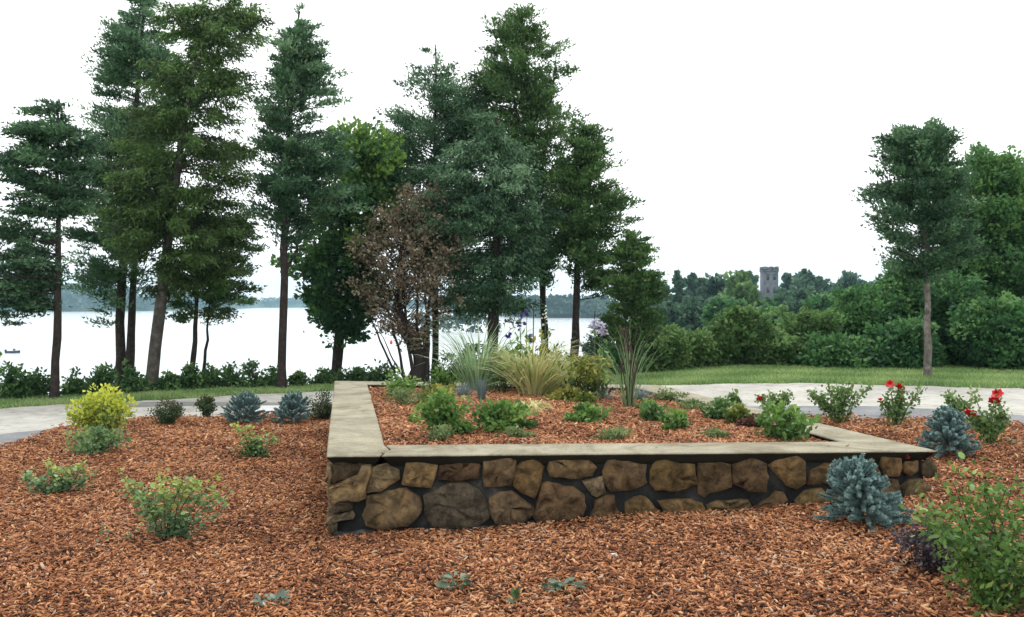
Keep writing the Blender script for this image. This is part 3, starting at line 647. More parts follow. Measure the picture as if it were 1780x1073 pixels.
tree('cedar_tree', 'tall blue green cedar with twin dark trunks left of the grey leaning trunk', 'tree', 20.2, [((208, 668), (210, 560), (215, 450), (225, 300), (240, 150), (254, -30), 19), ((224, 676), (228, 560), (236, 420), (246, 320), 19)],
     [(-35, 250, 262, .8), (0, 235, 272, 1), (40, 222, 285, 1), (75, 180, 290, 1), (120, 170, 300, 1), (200, 165, 310, 1), (300, 132, 290, 1), (400, 122, 285, 1), (450, 115, 290, .8), (500, 120, 270, .5), (555, 150, 240, .2)], 'cedar_blue', n=46000, nb=230, clump=.24, group=GL, L=.11)
tree('cedar_tree', 'broad olive cedar with drooping boughs on a thick grey leaning trunk', 'tree', 18.3, [((261, 678), (270, 600), (283, 500), (293, 420), (302, 330), (330, 150), (365, 25), 23)],
     [(-5, 375, 440, .6), (20, 312, 452, .8), (60, 290, 462, 1), (100, 255, 465, 1), (150, 245, 455, 1), (200, 238, 430, .9), (260, 210, 425, .95), (320, 200, 440, 1), (380, 190, 450, 1), (430, 205, 445, .9), (470, 250, 420, .5), (510, 260, 330, .3)], 'cedar_olive', 'bark_grey', n=56000, style='droop', nb=250, clump=.21, group=GL, limbs=.25, L=.105, Wd=.046)
tree('cedar_tree', 'slender dark cedar with a low crown just right of the grey leaning trunk', 'tree', 19.2, [((331, 668), (338, 600), (345, 480), (352, 400), 12)],
     [(375, 310, 440, 1), (430, 298, 455, 1), (480, 290, 450, .8), (525, 300, 420, .4), (560, 300, 340, .2)], 'cedar_dark', n=13000, style='flat', nb=70, clump=.19, group=GL)
tree('cedar_sapling', 'thin leaning sapling with a sparse small crown left of the straight cedar', 'tree', 19.6, [((351, 668), (358, 600), (366, 530), (368, 480), 8)],
     [(470, 340, 395, .6), (515, 325, 415, 1), (560, 335, 405, .6)], 'cedar_dark', n=3600, style='flat', nb=28, clump=.15, L=.08)
tree('cedar_tree', 'straight pointed cedar with a pale blue top and long bare trunk', 'tree', 17.8, [((490, 676), (493, 560), (495, 400), (500, 250), (518, 20), 17), ((497, 468), (514, 440), (522, 395), 7)],
     [(8, 515, 520, .8), (50, 501, 534, 1), (100, 478, 560, 1), (150, 465, 576, 1), (200, 458, 582, 1), (260, 455, 592, 1), (320, 448, 598, 1), (375, 452, 592, .9), (420, 490, 570, .3)], 'cedar_blue', n=30000, nb=170, clump=.2, group=GL, topbright=.7, tint0=.34)
tree('oak_tree', 'broad leaved oak with a leafy low crown between the cedars', 'tree', 20.3, [((583, 672), (587, 600), (590, 560), (597, 450), (615, 290), 21)],
     [(208, 605, 650, .7), (240, 580, 690, 1), (300, 568, 705, 1), (400, 530, 690, 1), (450, 500, 660, 1), (500, 502, 665, 1), (545, 540, 655, .9), (578, 558, 640, .6)], 'oak', n=17000, style='decid', nb=150, clump=.3, L=.12, Wd=.085, topbright=.7, tint0=.52)
tree('cedar_tree', 'pointed grey green cedar standing behind the brown leaved tree', 'tree', 21.6, [((756, 668), (757, 560), (757, 300), (757, 78), 13)],
     [(62, 754, 761, .8), (110, 735, 782, 1), (130, 712, 800, 1), (180, 688, 835, 1), (240, 664, 860, 1), (300, 645, 860, 1), (360, 650, 850, 1), (420, 690, 840, .9), (470, 735, 830, .7), (540, 760, 830, .4)], 'cedar_blue', n=42000, nb=230, clump=.25, group=GL, tint0=.4, gaps=.08)
tree('cedar_tree', 'tallest dark cedar with several jagged tops in the middle cluster', 'tree', 21.4, [((947, 660), (946, 560), (944, 480), (930, 300), (906, 30), 14), ((938, 380), (900, 200), (868, 45), 9), ((935, 330), (955, 200), (968, 90), 8)],
     [(8, 902, 912, .7), (40, 862, 930, 1), (85, 826, 978, 1), (120, 810, 985, 1), (180, 800, 985, 1), (260, 806, 990, 1), (320, 812, 990, 1), (400, 830, 985, 1), (450, 860, 975, .8), (500, 890, 950, .4)], 'cedar_dark', n=46000, nb=240, clump=.25, group=GL, L=.11)
tree('cedar_tree', 'soft blue green cedar in front of the tallest cedar', 'tree', 19.4, [((853, 660), (858, 560), (862, 480), (866, 330), (862, 205), 24)],
     [(196, 848, 868, .8), (250, 792, 890, 1), (300, 740, 930, 1), (360, 715, 965, 1), (420, 745, 965, 1), (470, 790, 940, .9), (530, 800, 915, .6), (565, 800, 900, .3)], 'cedar_blue', n=38000, style='droop', nb=190, clump=.22, group=GL, tint0=.36)
tree('cedar_tree', 'dark cedar at the right end of the middle cluster with bare lower trunk', 'tree', 19.8, [((998, 655), (1003, 480), (1010, 350), (1012, 215), 16)],
     [(200, 1004, 1022, .8), (228, 985, 1042, 1), (260, 972, 1052, 1), (320, 960, 1085, 1), (360, 972, 1096, 1), (420, 968, 1085, 1), (470, 978, 1075, .8), (515, 995, 1065, .3)], 'cedar_dark', n=26000, nb=140, clump=.22, group=GL)
tree('cedar_bush', 'small conical cedar right of the cluster behind the tall grass', 'tree', 18.6, [((1098, 650), (1098, 560), (1100, 410), 9)],
     [(402, 1095, 1106, .8), (440, 1076, 1126, 1), (480, 1064, 1140, 1), (520, 1057, 1146, 1), (565, 1058, 1145, 1), (588, 1075, 1130, .8)], 'cedar_dark', n=20000, nb=120, clump=.15, L=.085, tint0=.5)
tree('cedar_bush', 'tiny grey green cedar by the water below the lilac flower', 'shrub', 24, [((1035, 660), (1040, 600), (1050, 560), 5)],
     [(553, 1046, 1055, 1), (590, 1022, 1066, 1), (630, 1005, 1072, 1)], 'thicket_blue', n=4000, style='cedar', nb=40, clump=.16, L=.09, Wd=.05)
tree('cedar_tree', 'lone cedar with an oval crown on a bare pale trunk beside the lawn', 'tree', 16.5, [((1613, 656), (1612, 560), (1611, 440), (1605, 330), (1600, 238), 14)],
     [(222, 1568, 1622, .8), (250, 1545, 1650, 1), (300, 1535, 1666, 1), (350, 1524, 1668, 1), (385, 1516, 1690, 1), (420, 1528, 1690, 1), (460, 1552, 1672, .9), (488, 1578, 1650, .4)], 'cedar_black', 'bark_lone', n=34000, rough=.07, nb=190, clump=.19, tint0=.55, L=.085)
# brown-leaved multi-stem tree
tree('crabapple_tree', 'brown leaved crabapple with many thin stems behind the planter', 'tree', 19.0,
     [((716, 660), (735, 625), (712, 590), (690, 540), (700, 400), 30), ((700, 660), (660, 590), (620, 490), 5), ((706, 660), (690, 590), (640, 430), 6), ((720, 660), (705, 560), (698, 340), 7), ((728, 660), (725, 540), (725, 360), 7), ((735, 660), (742, 560), (765, 370), 8), ((742, 660), (745, 600), (735, 420), 9), ((714, 660), (680, 620), (655, 560), 4)],
     [(318, 690, 765, .5), (360, 650, 790, .8), (400, 625, 800, 1), (440, 605, 806, 1), (480, 592, 806, 1), (520, 610, 795, .9), (560, 645, 770, .6), (600, 670, 750, .5)], 'crab', 'twig_dark', n=9000, style='decid', nb=300, clump=.16, L=.062, Wd=.045, limbs=.45, inner_k=.1, tint0=.5)
# right hand thicket of deciduous trees and shrubs
GT = 'thicket at the right of the lawn'
def dec(label, d, trunk, prof, mat, n, cat='tree', name='deciduous_tree', L=.105, Wd=.07, nb=150, clump=.3, **k):
    return tree(name, label, cat, d, trunk, prof, mat, k.pop('bark', 'bark_red'), n=n, style='decid', L=L, Wd=Wd, nb=nb, clump=clump, group=k.pop('group', GT), dens=k.pop('dens', 1.9), limbs=k.pop('limbs', .3), **k)
dec('bright green broad leaved tree right of the lone cedar', 21.5, [((1716, 640), (1716, 460), (1712, 300), 18)], [(266, 1695, 1745, .7), (300, 1664, 1786, 1), (350, 1655, 1800, 1), (420, 1645, 1812, .9), (480, 1640, 1820, 1), (540, 1640, 1820, 1)], 'maple', 21000, tint0=.6, topbright=.7)
dec('dark tree cut by the right edge of the picture', 23, [((1805, 640), (1800, 400), (1800, 300), 16)], [(285, 1772, 1840, .8), (350, 1768, 1880, 1), (450, 1750, 1890, 1), (560, 1740, 1890, 1)], 'thicket', 12000)
dec('rounded green tree left of the lone cedar trunk', 21, [((1570, 640), (1570, 560), (1572, 480), 9)], [(455, 1555, 1600, .8), (490, 1525, 1640, 1), (540, 1500, 1650, 1), (600, 1490, 1640, 1), (640, 1500, 1640, .7)], 'thicket', 15000, tint0=.5)
dec('wide green shrub stepping down left of the lone cedar', 20.5, [((1490, 645), (1490, 600), (1492, 530), 8)], [(505, 1470, 1520, .8), (540, 1440, 1560, 1), (590, 1420, 1570, 1), (645, 1430, 1560, .8)], 'thicket', 13000, 'shrub', 'shrub', tint0=.5)
dec('low leafy shrub with yellowish tips at the left of the thicket', 20, [((1412, 648), (1412, 610), (1415, 570), 7)], [(548, 1390, 1435, .8), (580, 1370, 1460, 1), (620, 1360, 1465, 1), (650, 1365, 1460, .7)], 'bush_light', 8000, 'shrub', 'shrub')
dec('dark shaded shrub mass right behind the lone cedar trunk', 19.5, [((1662, 648), (1660, 600), (1660, 520), 8)], [(490, 1640, 1700, .8), (530, 1615, 1720, 1), (590, 1610, 1730, 1), (650, 1615, 1730, .8)], 'thicket', 12000, 'shrub', 'shrub', tint0=.4)
dec('layered leafy shrub with spreading boughs near the right edge', 18.6, [((1745, 652), (1745, 610), (1740, 540), 8)], [(530, 1700, 1790, .8), (560, 1665, 1810, 1), (610, 1660, 1830, .9), (655, 1680, 1830, .8)], 'thicket', 13000, 'shrub', 'shrub', tint0=.45)
dec('shadowy undergrowth at the foot of the lone cedar', 18.8, [((1570, 652), (1570, 630), (1572, 600), 5)], [(570, 1530, 1610, .8), (600, 1510, 1620, 1), (655, 1510, 1620, .8)], 'thicket', 7500, 'shrub', 'shrub', tint0=.35)
dec('round light green bush tree standing out left in the thicket', 19.6, [((1283, 650), (1283, 600), (1283, 556), 8)], [(541, 1268, 1300, .8), (565, 1245, 1322, 1), (600, 1238, 1330, 1), (635, 1245, 1325, 1), (652, 1255, 1315, .6)], 'bush_light', 9000, 'shrub', 'shrub', tint0=.4)
dec('pale weedy shrub left of the round bush tree', 19.2, [((1160, 652), (1160, 630), (1160, 600), 4)], [(578, 1130, 1175, .8), (600, 1115, 1200, 1), (652, 1110, 1205, .9)], 'bush_light', 7500, 'shrub', 'shrub', L=.1, Wd=.06, clump=.2, tint0=.55)
dec('yellow green weedy shrub just left of the round bush tree', 19.4, [((1215, 652), (1215, 630), (1215, 600), 4)], [(585, 1195, 1240, .8), (610, 1180, 1252, 1), (652, 1180, 1255, .9)], 'bush_light', 6500, 'shrub', 'shrub', L=.1, Wd=.06, clump=.2, tint0=.65)
dec('yellowish low shrub just right of the round bush tree', 19.4, [((1345, 652), (1345, 630), (1345, 600), 4)], [(582, 1320, 1370, .8), (606, 1310, 1385, 1), (652, 1305, 1390, .9)], 'bush_light', 7000, 'shrub', 'shrub', L=.1, Wd=.06, clump=.2, tint0=.6)
dec('dark shrub low at the lawn edge before the wide shrub', 18.9, [((1450, 652), (1450, 635), (1450, 610), 4)], [(592, 1425, 1480, .8), (615, 1405, 1510, 1), (655, 1400, 1515, .9)], 'thicket', 7000, 'shrub', 'shrub', clump=.22, tint0=.5)
dec('low dark green shrub behind the clump of tall grass', 18.9, [((1085, 655), (1085, 640), (1085, 615), 4)], [(600, 1060, 1110, .8), (625, 1045, 1125, 1), (660, 1045, 1125, .9)], 'thicket', 5500, 'shrub', 'shrub', L=.1, Wd=.06, clump=.2, tint0=.6)
# hillside trees further right
GH = 'trees on the wooded hillside'
hill_trees = [  # label, px, top, half width px, distance, material, shape
 ('dark pointed spruce standing above the hillside woods', 1178, 463, 20, 112, 'thicket_blue', 'cone'),
 ('dark hillside tree at the left end beside the small cedar', 1146, 490, 24, 116, 'thicket_blue', 'round'),
 ('narrow hillside tree just right of the pointed spruce', 1207, 477, 22, 122, 'thicket_blue', 'tall'),
 ('bluish hillside tree left of the light green one', 1243, 480, 30, 112, 'thicket_blue', 'round'),
 ('tall light green hillside tree left of the stone tower', 1288, 468, 34, 92, 'bush_light', 'round'),
 ('pale green tree right behind the light green hillside tree', 1306, 474, 10, 230, 'bush_light', 'round'),
 ('dark round tree directly right of the stone tower', 1383, 471, 24, 150, 'thicket_blue', 'round'),
 ('second round tree right of the stone tower', 1404, 472, 28, 145, 'thicket_blue', 'round'),
 ('low round crown between the two right hillside domes', 1438, 487, 26, 165, 'thicket_blue', 'round'),
 ('round dome shaped tree at the right end of the hillside', 1474, 478, 28, 155, 'thicket_blue', 'round'),
 ('small crown where hillside meets the thicket', 1512, 492, 26, 150, 'thicket_blue', 'round'),
 ('grey green tree under the tower roof', 1346, 524, 30, 96, 'thicket', 'round'),
 ('dull green tree low at the left of the hillside', 1160, 532, 34, 72, 'thicket_blue', 'round'),
 ('greyish tree low below the narrow hillside tree', 1212, 522, 38, 74, 'thicket_blue', 'round'),
 ('mid green tree low beneath the light green hillside tree', 1262, 522, 36, 66, 'thicket', 'round'),
 ('dark tree low in front of the tower roof', 1318, 540, 34, 60, 'thicket', 'round'),
 ('light green low tree between thicket and hillside', 1358, 548, 30, 48, 'bush_light', 'round'),
 ('broad bluish tree on the slope right of the tower', 1396, 508, 46, 84, 'thicket_blue', 'round'),
 ('green tree on the slope above the wide thicket shrub', 1440, 512, 44, 62, 'thicket', 'round'),
 ('leafy tree on the slope left of the rounded thicket tree', 1490, 505, 40, 50, 'thicket', 'round'),
 ('dark tree at the left foot of the hillside behind the cedar', 1124, 512, 26, 120, 'thicket_blue', 'round'),
 ('bluish crown just below the round tree by the tower', 1366, 505, 22, 120, 'thicket_blue', 'round'),
 ('green crown low behind the yellowish shrub', 1392, 560, 36, 40, 'thicket', 'round'),
]
for lab, px, top, hw_, d, mat, shp in hill_trees:
    x = (px-CX)/F*d; zb = float(Z(x, d)); yb = HY+(EYE-zb)/d*F
    y0 = top; H = yb-top
    if shp == 'cone': prof = [(top, px-2, px+2, 1), (top+.25*H, px-hw_*.45, px+hw_*.45, 1), (top+.6*H, px-hw_*.85, px+hw_*.85, 1), (top+.95*H, px-hw_, px+hw_, 1)]
    else:
        a = .3 if shp == 'tall' else .2
        prof = [(top, px-hw_*.35, px+hw_*.35, .8), (top+a*.5*H, px-hw_*.8, px+hw_*.8, 1), (top+a*1.4*H, px-hw_, px+hw_, 1), (top+.8*H, px-hw_, px+hw_, 1), (top+.98*H, px-hw_*.8, px+hw_*.8, .6)]
    sc = d/20
    dec(lab, d, [((px, yb), (px+1, (top+yb)/2), (px, top+.1*H), 5)], prof, mat, int((2200+3000*min(1, 60/d))*1.1), dens=1.3, L=.13*sc**.85, Wd=.1*sc**.85, nb=70, clump=.24*sc**.9, limbs=.1, group=GH, tint0=.45, vary=.26)
# shore undergrowth
GB = 'bushes on the lake bank'
bank = [
 ('leafy bank bush at the far left edge', 20, 640, 44, 0), ('small loose bank bush just left of the first cedar', 68, 652, 26, .2), ('thin airy bank bush just right of the first cedar', 132, 650, 30, .2),
 ('dense bank bush left of the twin trunks', 180, 632, 38, .3), ('bank bush right in front of the twin trunks', 226, 642, 24, 0), ('bank bush between twin trunks and grey trunk', 250, 655, 18, .4),
 ('bank bush just right of the grey leaning trunk', 292, 648, 24, .3), ('bank bush at the foot of the slender cedar', 330, 640, 22, .3), ('upright bank bush by the thin sapling', 366, 630, 26, .3),
 ('pointed bank bush left of the straight cedar', 402, 628, 28, .3), ('wide bank bush next to the straight cedar', 440, 638, 34, .2), ('low bank bush touching the straight cedar trunk', 474, 652, 18, .2),
 ('tiny bright bush right of the straight cedar trunk', 516, 655, 16, .2), ('bank bush at the foot of the oak', 566, 642, 24, .4), ('bank bush right of the oak trunk', 618, 640, 34, .5),
 ('bank bush left of the brown leaved tree', 662, 628, 34, .5), ('bank bush right of the brown leaved tree', 772, 618, 34, .8), ('bank bush behind the pale reed grass', 822, 598, 34, .9),
 ('bank bush behind the yellow grass clump', 880, 616, 32, .9), ('bank bush in front of the lake under the white flower', 930, 622, 30, .9), ('low bank bush left of the lilac flower', 975, 620, 30, .9), ('low bank bush under the lilac flower', 1022, 612, 30, .9),
]
for k, (lab, px, top, hw_, bk) in enumerate(bank):
    u = (px-CX)/F; d = float(np.interp(u, _Eu, _Ed))+.35+bk; zb = float(Z(u*d, d)); yb = HY+(EYE-zb)/d*F+2
    top = top-float(rng.uniform(-8, 16)); H = yb-top
    prof = [(top, px-hw_*.3, px+hw_*.3, .3), (top+.35*H, px-hw_*.7, px+hw_*.7, .55), (top+.65*H, px-hw_, px+hw_, 1.1), (yb, px-hw_, px+hw_, 1.1)]
    tree('bank_bush', lab, 'shrub', d, [((px, yb), (px+rng.uniform(-4, 4), (top+yb)/2), (px+rng.uniform(-6, 6), top+4), 3)], prof, 'bush_light' if k == 12 else 'shore_bush', 'twig', n=int((900+24*hw_)*rng.uniform(.6, 1.2)), style='decid', L=.085, Wd=.05, nb=60, clump=.12, limbs=.8, rough=.35, gaps=.25, dens=1.0, group=GB, tint0=.45, inner_k=.05)

# ------------------------------------------------------------------ tower, boat, buoys
def box(G, c, s, rz=0):
    c = np.array(c, float); s = np.array(s, float)/2
    V = np.array([(a, b, e) for e in (-1, 1) for b in (-1, 1) for a in (-1, 1)])*s
    R = np.array([[math.cos(rz), -math.sin(rz), 0], [math.sin(rz), math.cos(rz), 0], [0, 0, 1]])
    G.add(V@R.T+c, [(0, 2, 3, 1), (4, 5, 7, 6), (0, 1, 5, 4), (1, 3, 7, 5), (3, 2, 6, 7), (2, 0, 4, 6)])
d = 250; T0 = at(1337, 466, d); zb = float(Z(T0[0], d)); tw = 25/F*d
tower = thing('stone_tower_house', 'grey castle like stone tower with battlements and a slate roof among hillside trees', 'building', (T0[0], d, zb))
G = Geo(); top = T0[2]-.9; box(G, (T0[0], d, (zb+top)/2), (tw, tw, top-zb)); box(G, (T0[0], d, top-.0+.1), (tw+.35, tw+.35, .35)); G.build('tower_wall', M['tower'], tower)
for k in range(3):
    for side in (-1, 1):
        G = Geo(); box(G, (T0[0]+(k-1)*tw*.4, d+side*tw*.5, top+.75), (tw*.24, .45, .95)); G.build('merlon', M['tower'], tower)
for side in (-1, 1):
    G = Geo(); box(G, (T0[0]+side*tw*.48, d, top+.75), (.45, tw*.26, .95)); G.build('merlon', M['tower'], tower)
for wx, wz in ((-.22, 1.5), (.24, 1.5), (-.22, 5.0), (.24, 5.0)):
    G = Geo(); box(G, (T0[0]+wx*tw, d-tw*.5-.02, top-wz), (.75, .12, 1.5)); G.build('window', M['dark_glass'], tower)
bx = at(1302, 500, d)[0]; w_ = 46/F*d; rz_ = at(0, 503, d)[2]; ez_ = at(0, 524, d)[2]
G = Geo(); box(G, (bx, d+1, (zb+ez_)/2), (w_, 7, ez_-zb)); G.build('house_wall', M['tower'], tower)
G = Geo(); h = w_/2+.5
V = [(bx-h, d-3.2, ez_), (bx+h, d-3.2, ez_), (bx+h, d+5.2, ez_), (bx-h, d+5.2, ez_), (bx-h*.7, d+1, rz_), (bx+h*.7, d+1, rz_)]
G.add(V, [(0, 1, 5, 4), (2, 3, 4, 5), (3, 2, 1, 0)]); G.add(V, [(1, 2, 5), (3, 0, 4)]); G.build('roof', M['slate'], tower)
# boat
bp = at(23, 614, 10.6*F/(614-HY)); bp[2] = LAKE
boat = thing('motor_boat', 'small dark motor boat out on the bright lake at far left', 'boat', bp)
st = np.linspace(0, 1, 9); L_ = 2.9
rows = []
for s in st:
    w_ = .62*(1-max(0, (s-.45)/.55)**2.2)+.02; x = bp[0]-L_/2+L_*s; sh = .42+.18*s*s
    rows.append([(x, bp[1]-w_, LAKE+sh), (x, bp[1]-w_*.75, LAKE-.05), (x, bp[1]+w_*.75, LAKE-.05), (x, bp[1]+w_, LAKE+sh)])
V = np.array(rows).reshape(-1, 3); G = Geo(); i = np.arange(8)[:, None]*4; j = np.arange(3)[None]
G.add(V, np.stack([i+j, i+4+j, i+5+j, i+1+j], -1).reshape(-1, 4)); G.add(V[:4], [(0, 1, 2, 3)]); G.build('hull', M['boat'], boat)
G = Geo(); Vd = np.array(rows)[:, [0, 3]].reshape(-1, 3)+np.array([0, 0, -.06]); i = np.arange(8)*2; G.add(Vd, np.stack([i, i+1, i+3, i+2], 1)); G.build('deck', M['boat_white'], boat)
G = Geo(); box(G, (bp[0]+.2, bp[1], LAKE+.72), (.08, .9, .4)); G.build('windscreen', M['dark_glass'], boat)
G = Geo(); box(G, (bp[0]-L_/2-.12, bp[1], LAKE+.45), (.3, .34, .6)); G.build('outboard_motor', M['stake'], boat)
for (px, py, s, lab) in ((528, 578, .42, 'small red buoy floating right of the straight cedar trunk'), (680, 597, .5, 'red buoy on the lake left of the brown leaved tree')):
    d = 10.6*F/(py-HY); p = at(px, py, d); p[2] = LAKE
    bo = thing('buoy', lab, 'buoy', p, 'red buoys')
    G = Geo(); V, Fq = tube([p+[0, 0, -.2], p+[0, 0, 0], p+[0, 0, s*.8], p+[0, 0, s*1.3], p+[0, 0, s*1.75], p+[0, 0, s*1.8]], np.array([.6, .75, .75, .5, .3, .02])*s, 12); G.add(V, Fq); G.build('float', M['buoy'], bo, smooth=True)
    G = Geo(); V, Fq = tube([p+[0, 0, s*1.8], p+[0, 0, s*2.4]], .06*s, 6); G.add(V, Fq); G.build('ring_handle', M['stake'], bo)

# ------------------------------------------------------------------ shrubs and plants
def pbase(px, py, where): return soil(px, py) if where == 's' else ground(px, py)+np.array([0, 0, .03])
def shrub(name, label, cat, base, w, h, mat, n, L, Wd, group=None, stem='twig', style='dome', tint0=.4, topb=.5, nst=10, seedtop=1.0, lob=9, up=.2, low=.0):
    """leafy shrub: stems and lobes of leaves inside a dome w wide and h high"""
    root = thing(name, label, cat, base, group); SG = Geo()
    az = rng.uniform(0, 6.28, lob); rr = np.sqrt(rng.uniform(.05, 1, lob))*w*.40; hz_ = h*rng.uniform(.35+low, .92, lob)*(1-.35*(rr/(w*.42))**2)
    C = base+np.stack([np.cos(az)*rr, np.sin(az)*rr, hz_], 1)
    C[0] = base+np.array([0, 0, h*.85])
    for q in range(lob):
        b0 = base+np.array([math.cos(az[q])*w*.06, math.sin(az[q])*w*.06, -.03]); mid = lerp(b0, C[q], .5)+np.array([0, 0, .05*h])+rng.normal(0, .03*w, 3)
        V, Fq = tube(smooth_path([b0, mid, C[q]], 5), np.linspace(.006+.004*h, .002, 5), 5); SG.add(V, Fq)
    SG.build('stem', M[stem], root)
    idx = rng.integers(0, lob, n); dv = unit(rng.normal(size=(n, 3)))
    rad = np.array([w*.27, w*.27, h*.26])*rng.uniform(.55, 1.35, lob)[idx][:, None]
    P = C[idx]+dv*rad*(rng.uniform(0, 1, n)**.5)[:, None]
    # some leaves low along the stems
    t = rng.uniform(.25, 1, n); lowm = rng.uniform(0, 1, n) < .3
    P[lowm] = (base+(C[idx]-base)*t[:, None]+dv*rad*.45)[lowm]
    P[:, 2] = np.maximum(P[:, 2], base[2]+.01)
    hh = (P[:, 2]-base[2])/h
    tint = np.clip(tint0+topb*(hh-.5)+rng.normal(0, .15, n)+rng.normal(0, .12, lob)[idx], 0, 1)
    D = dv+rng.normal(0, .5, (n, 3))+np.array([0, 0, up])
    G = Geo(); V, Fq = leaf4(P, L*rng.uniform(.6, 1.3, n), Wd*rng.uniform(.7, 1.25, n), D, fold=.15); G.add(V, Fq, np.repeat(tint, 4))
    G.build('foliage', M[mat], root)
    return root
def px2m(px, b): return px*b[1]/F
# round leaf objects shared between alike leaves
leaf_meshes = []
for k in range(4):
    m = 8; a = np.linspace(0, 2*math.pi, m+1)[:-1]; ell = 1 if k < 2 else .55
    x = np.cos(a)*.5; y = np.sin(a)*.5*ell*(1-.15*np.cos(a)); z = .12*np.abs(y)+rng.normal(0, .02, m)-.15*x*x
    V = np.r_[np.stack([x, y, z], 1), [(0, 0, 0)]]+np.array([.5, 0, 0]); j = np.arange(m); j2 = (j+1) % m
    G = Geo(); G.add(V, np.stack([j, j2, np.full(m, m)], 1)); leaf_meshes.append(G.mesh('leaf', M['leaf_obj']))
def leaf_object(root, p, dirv, size, kind, col, rl=0):
    o = bpy.data.objects.new('leaf', leaf_meshes[kind]); COL.objects.link(o); o.parent = root
    o.location = [float(a) for a in p-np.array(root.location)]
    q = Vector([float(v) for v in dirv]).to_track_quat('X', 'Z'); e = q.to_euler(); e.rotate_axis('X', rl); o.rotation_euler = e
    o.scale = (size,)*3; o.color = (*[float(c) for c in col], 1)
def stem_shrub(name, label, base, stems, nleaf, size, kinds, cols, extra=None, group=None, fill=0, fillmat='leafgreen'):
    """open shrub whose stems and leaves can be told apart; stems are tip offsets in metres"""
    root = thing(name, label, 'shrub', base, group); pos = []
    for (tx, ty, tz) in stems:
        tip = base+np.array([tx, ty, tz]); b0 = base+np.array([tx*.12, ty*.12, -.04]); mid = lerp(b0, tip, .5)+rng.normal(0, .02, 3)+np.array([-.03*np.sign(tx), 0, .04])
        P = smooth_path([b0, lerp(b0, mid, .5)+rng.normal(0, .006, 3), mid, lerp(mid, tip, .5)+rng.normal(0, .01, 3), tip], 9)
        G = Geo(); V, Fq = tube(P, np.linspace(.006, .0018, 9), 5); G.add(V, Fq); G.build('stem', M['twig'], root)
        pos.append(P)
    top = max(s[2] for s in stems); FG = Geo()
    seeds = [(pos[rng.integers(len(pos))], rng.uniform(.2, 1)**.6) for _ in range(int(len(pos)*7))]
    for q in range(nleaf+fill):
        P, t = seeds[rng.integers(len(seeds))]; p = np.array([np.interp(t*8, np.arange(9), P[:, c]) for c in range(3)])
        az = rng.uniform(0, 6.28); dv = np.array([math.cos(az), math.sin(az), rng.uniform(-.3, .8)])
        p = p+rng.normal(0, size*.75, 3); p[2] = max(p[2], base[2]+.012)
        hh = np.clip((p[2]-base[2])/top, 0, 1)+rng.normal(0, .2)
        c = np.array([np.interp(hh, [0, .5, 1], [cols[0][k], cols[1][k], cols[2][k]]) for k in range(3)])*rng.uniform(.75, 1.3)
        if q < nleaf: leaf_object(root, p, dv, size*rng.uniform(.6, 1.15), int(rng.choice(kinds)), c, rng.normal(0, .6))
        else:
            V, Fq = leaf4(p[None], size*rng.uniform(.6, 1.1), size*.6, dv[None], fold=.15); FG.add(V, Fq, np.clip(hh, 0, 1))
    if fill: FG.build('inner_foliage', M[fillmat], root, kind='stuff')
    return root
# --- mulch bed, left side
b = ground(172, 795); s1 = px2m(1, b)
bb = ground(180, 776); s1 = px2m(1, bb)
shrub('golden_shrub', 'shrub covered in bright lime yellow leaves at the left of the bed', 'shrub', bb, 98*s1, 98*s1, 'golden', 2600, .05, .034, tint0=.55, topb=.7, lob=18, low=.22)
shrub('green_shrub', 'pale green leafy shrub at the foot of the lime yellow one', 'shrub', b, px2m(84, b), px2m(56, b), 'leafgreen', 1300, .042, .032, tint0=.45, topb=.3, lob=12)
b = ground(288, 742); shrub('clipped_shrub', 'rounded dark shrub with reddish tips left of its twin', 'shrub', b, px2m(58, b), px2m(48, b), 'spirea', 2600, .03, .017, 'small rounded shrubs', tint0=.4, topb=.6, lob=14)
b = ground(358, 728); shrub('clipped_shrub', 'smaller rounded shrub between its twin and the first blue spruce', 'shrub', b, px2m(42, b), px2m(40, b), 'spirea', 2000, .03, .017, 'small rounded shrubs', tint0=.45, topb=.5, lob=12)
b = ground(562, 734); shrub('clipped_shrub', 'rounded shrub hidden partly behind the planter left corner', 'shrub', b, px2m(52, b), px2m(54, b), 'spirea', 2400, .03, .018, 'small rounded shrubs', tint0=.5, topb=.4, lob=13)
YG = [(.05, .13, .05), (.17, .29, .08), (.42, .50, .08)]; PG = [(.06, .15, .07), (.21, .33, .16), (.42, .50, .12)]
b = ground(440, 803); m_ = px2m(1, b)
stem_shrub('young_shrub', 'small yellow green leafy shrub in front of the first blue spruce', b, [(-35*m_, 0, 66*m_), (-20*m_, .03, 50*m_), (-8*m_, -.04, 62*m_), (8*m_, .05, 40*m_), (22*m_, 0, 46*m_), (40*m_, -.02, 40*m_), (-25*m_, -.06, 25*m_), (30*m_, -.05, 18*m_), (0, .08, 30*m_), (12*m_, -.08, 22*m_)], 260, .040, [0, 1], YG, fill=420)
b = ground(100, 868); m_ = px2m(1, b)
stem_shrub('young_shrub', 'low pale green shrub nearest the left picture edge', b, [(-55*m_, 0, 40*m_), (-25*m_, .04, 70*m_), (-12*m_, -.04, 55*m_), (5*m_, .06, 45*m_), (25*m_, 0, 58*m_), (48*m_, -.02, 60*m_), (60*m_, .03, 40*m_), (-35*m_, -.06, 30*m_), (30*m_, -.06, 30*m_), (10*m_, -.1, 25*m_)], 280, .040, [0, 1], PG, fill=520)
b = ground(292, 946); m_ = px2m(1, b)
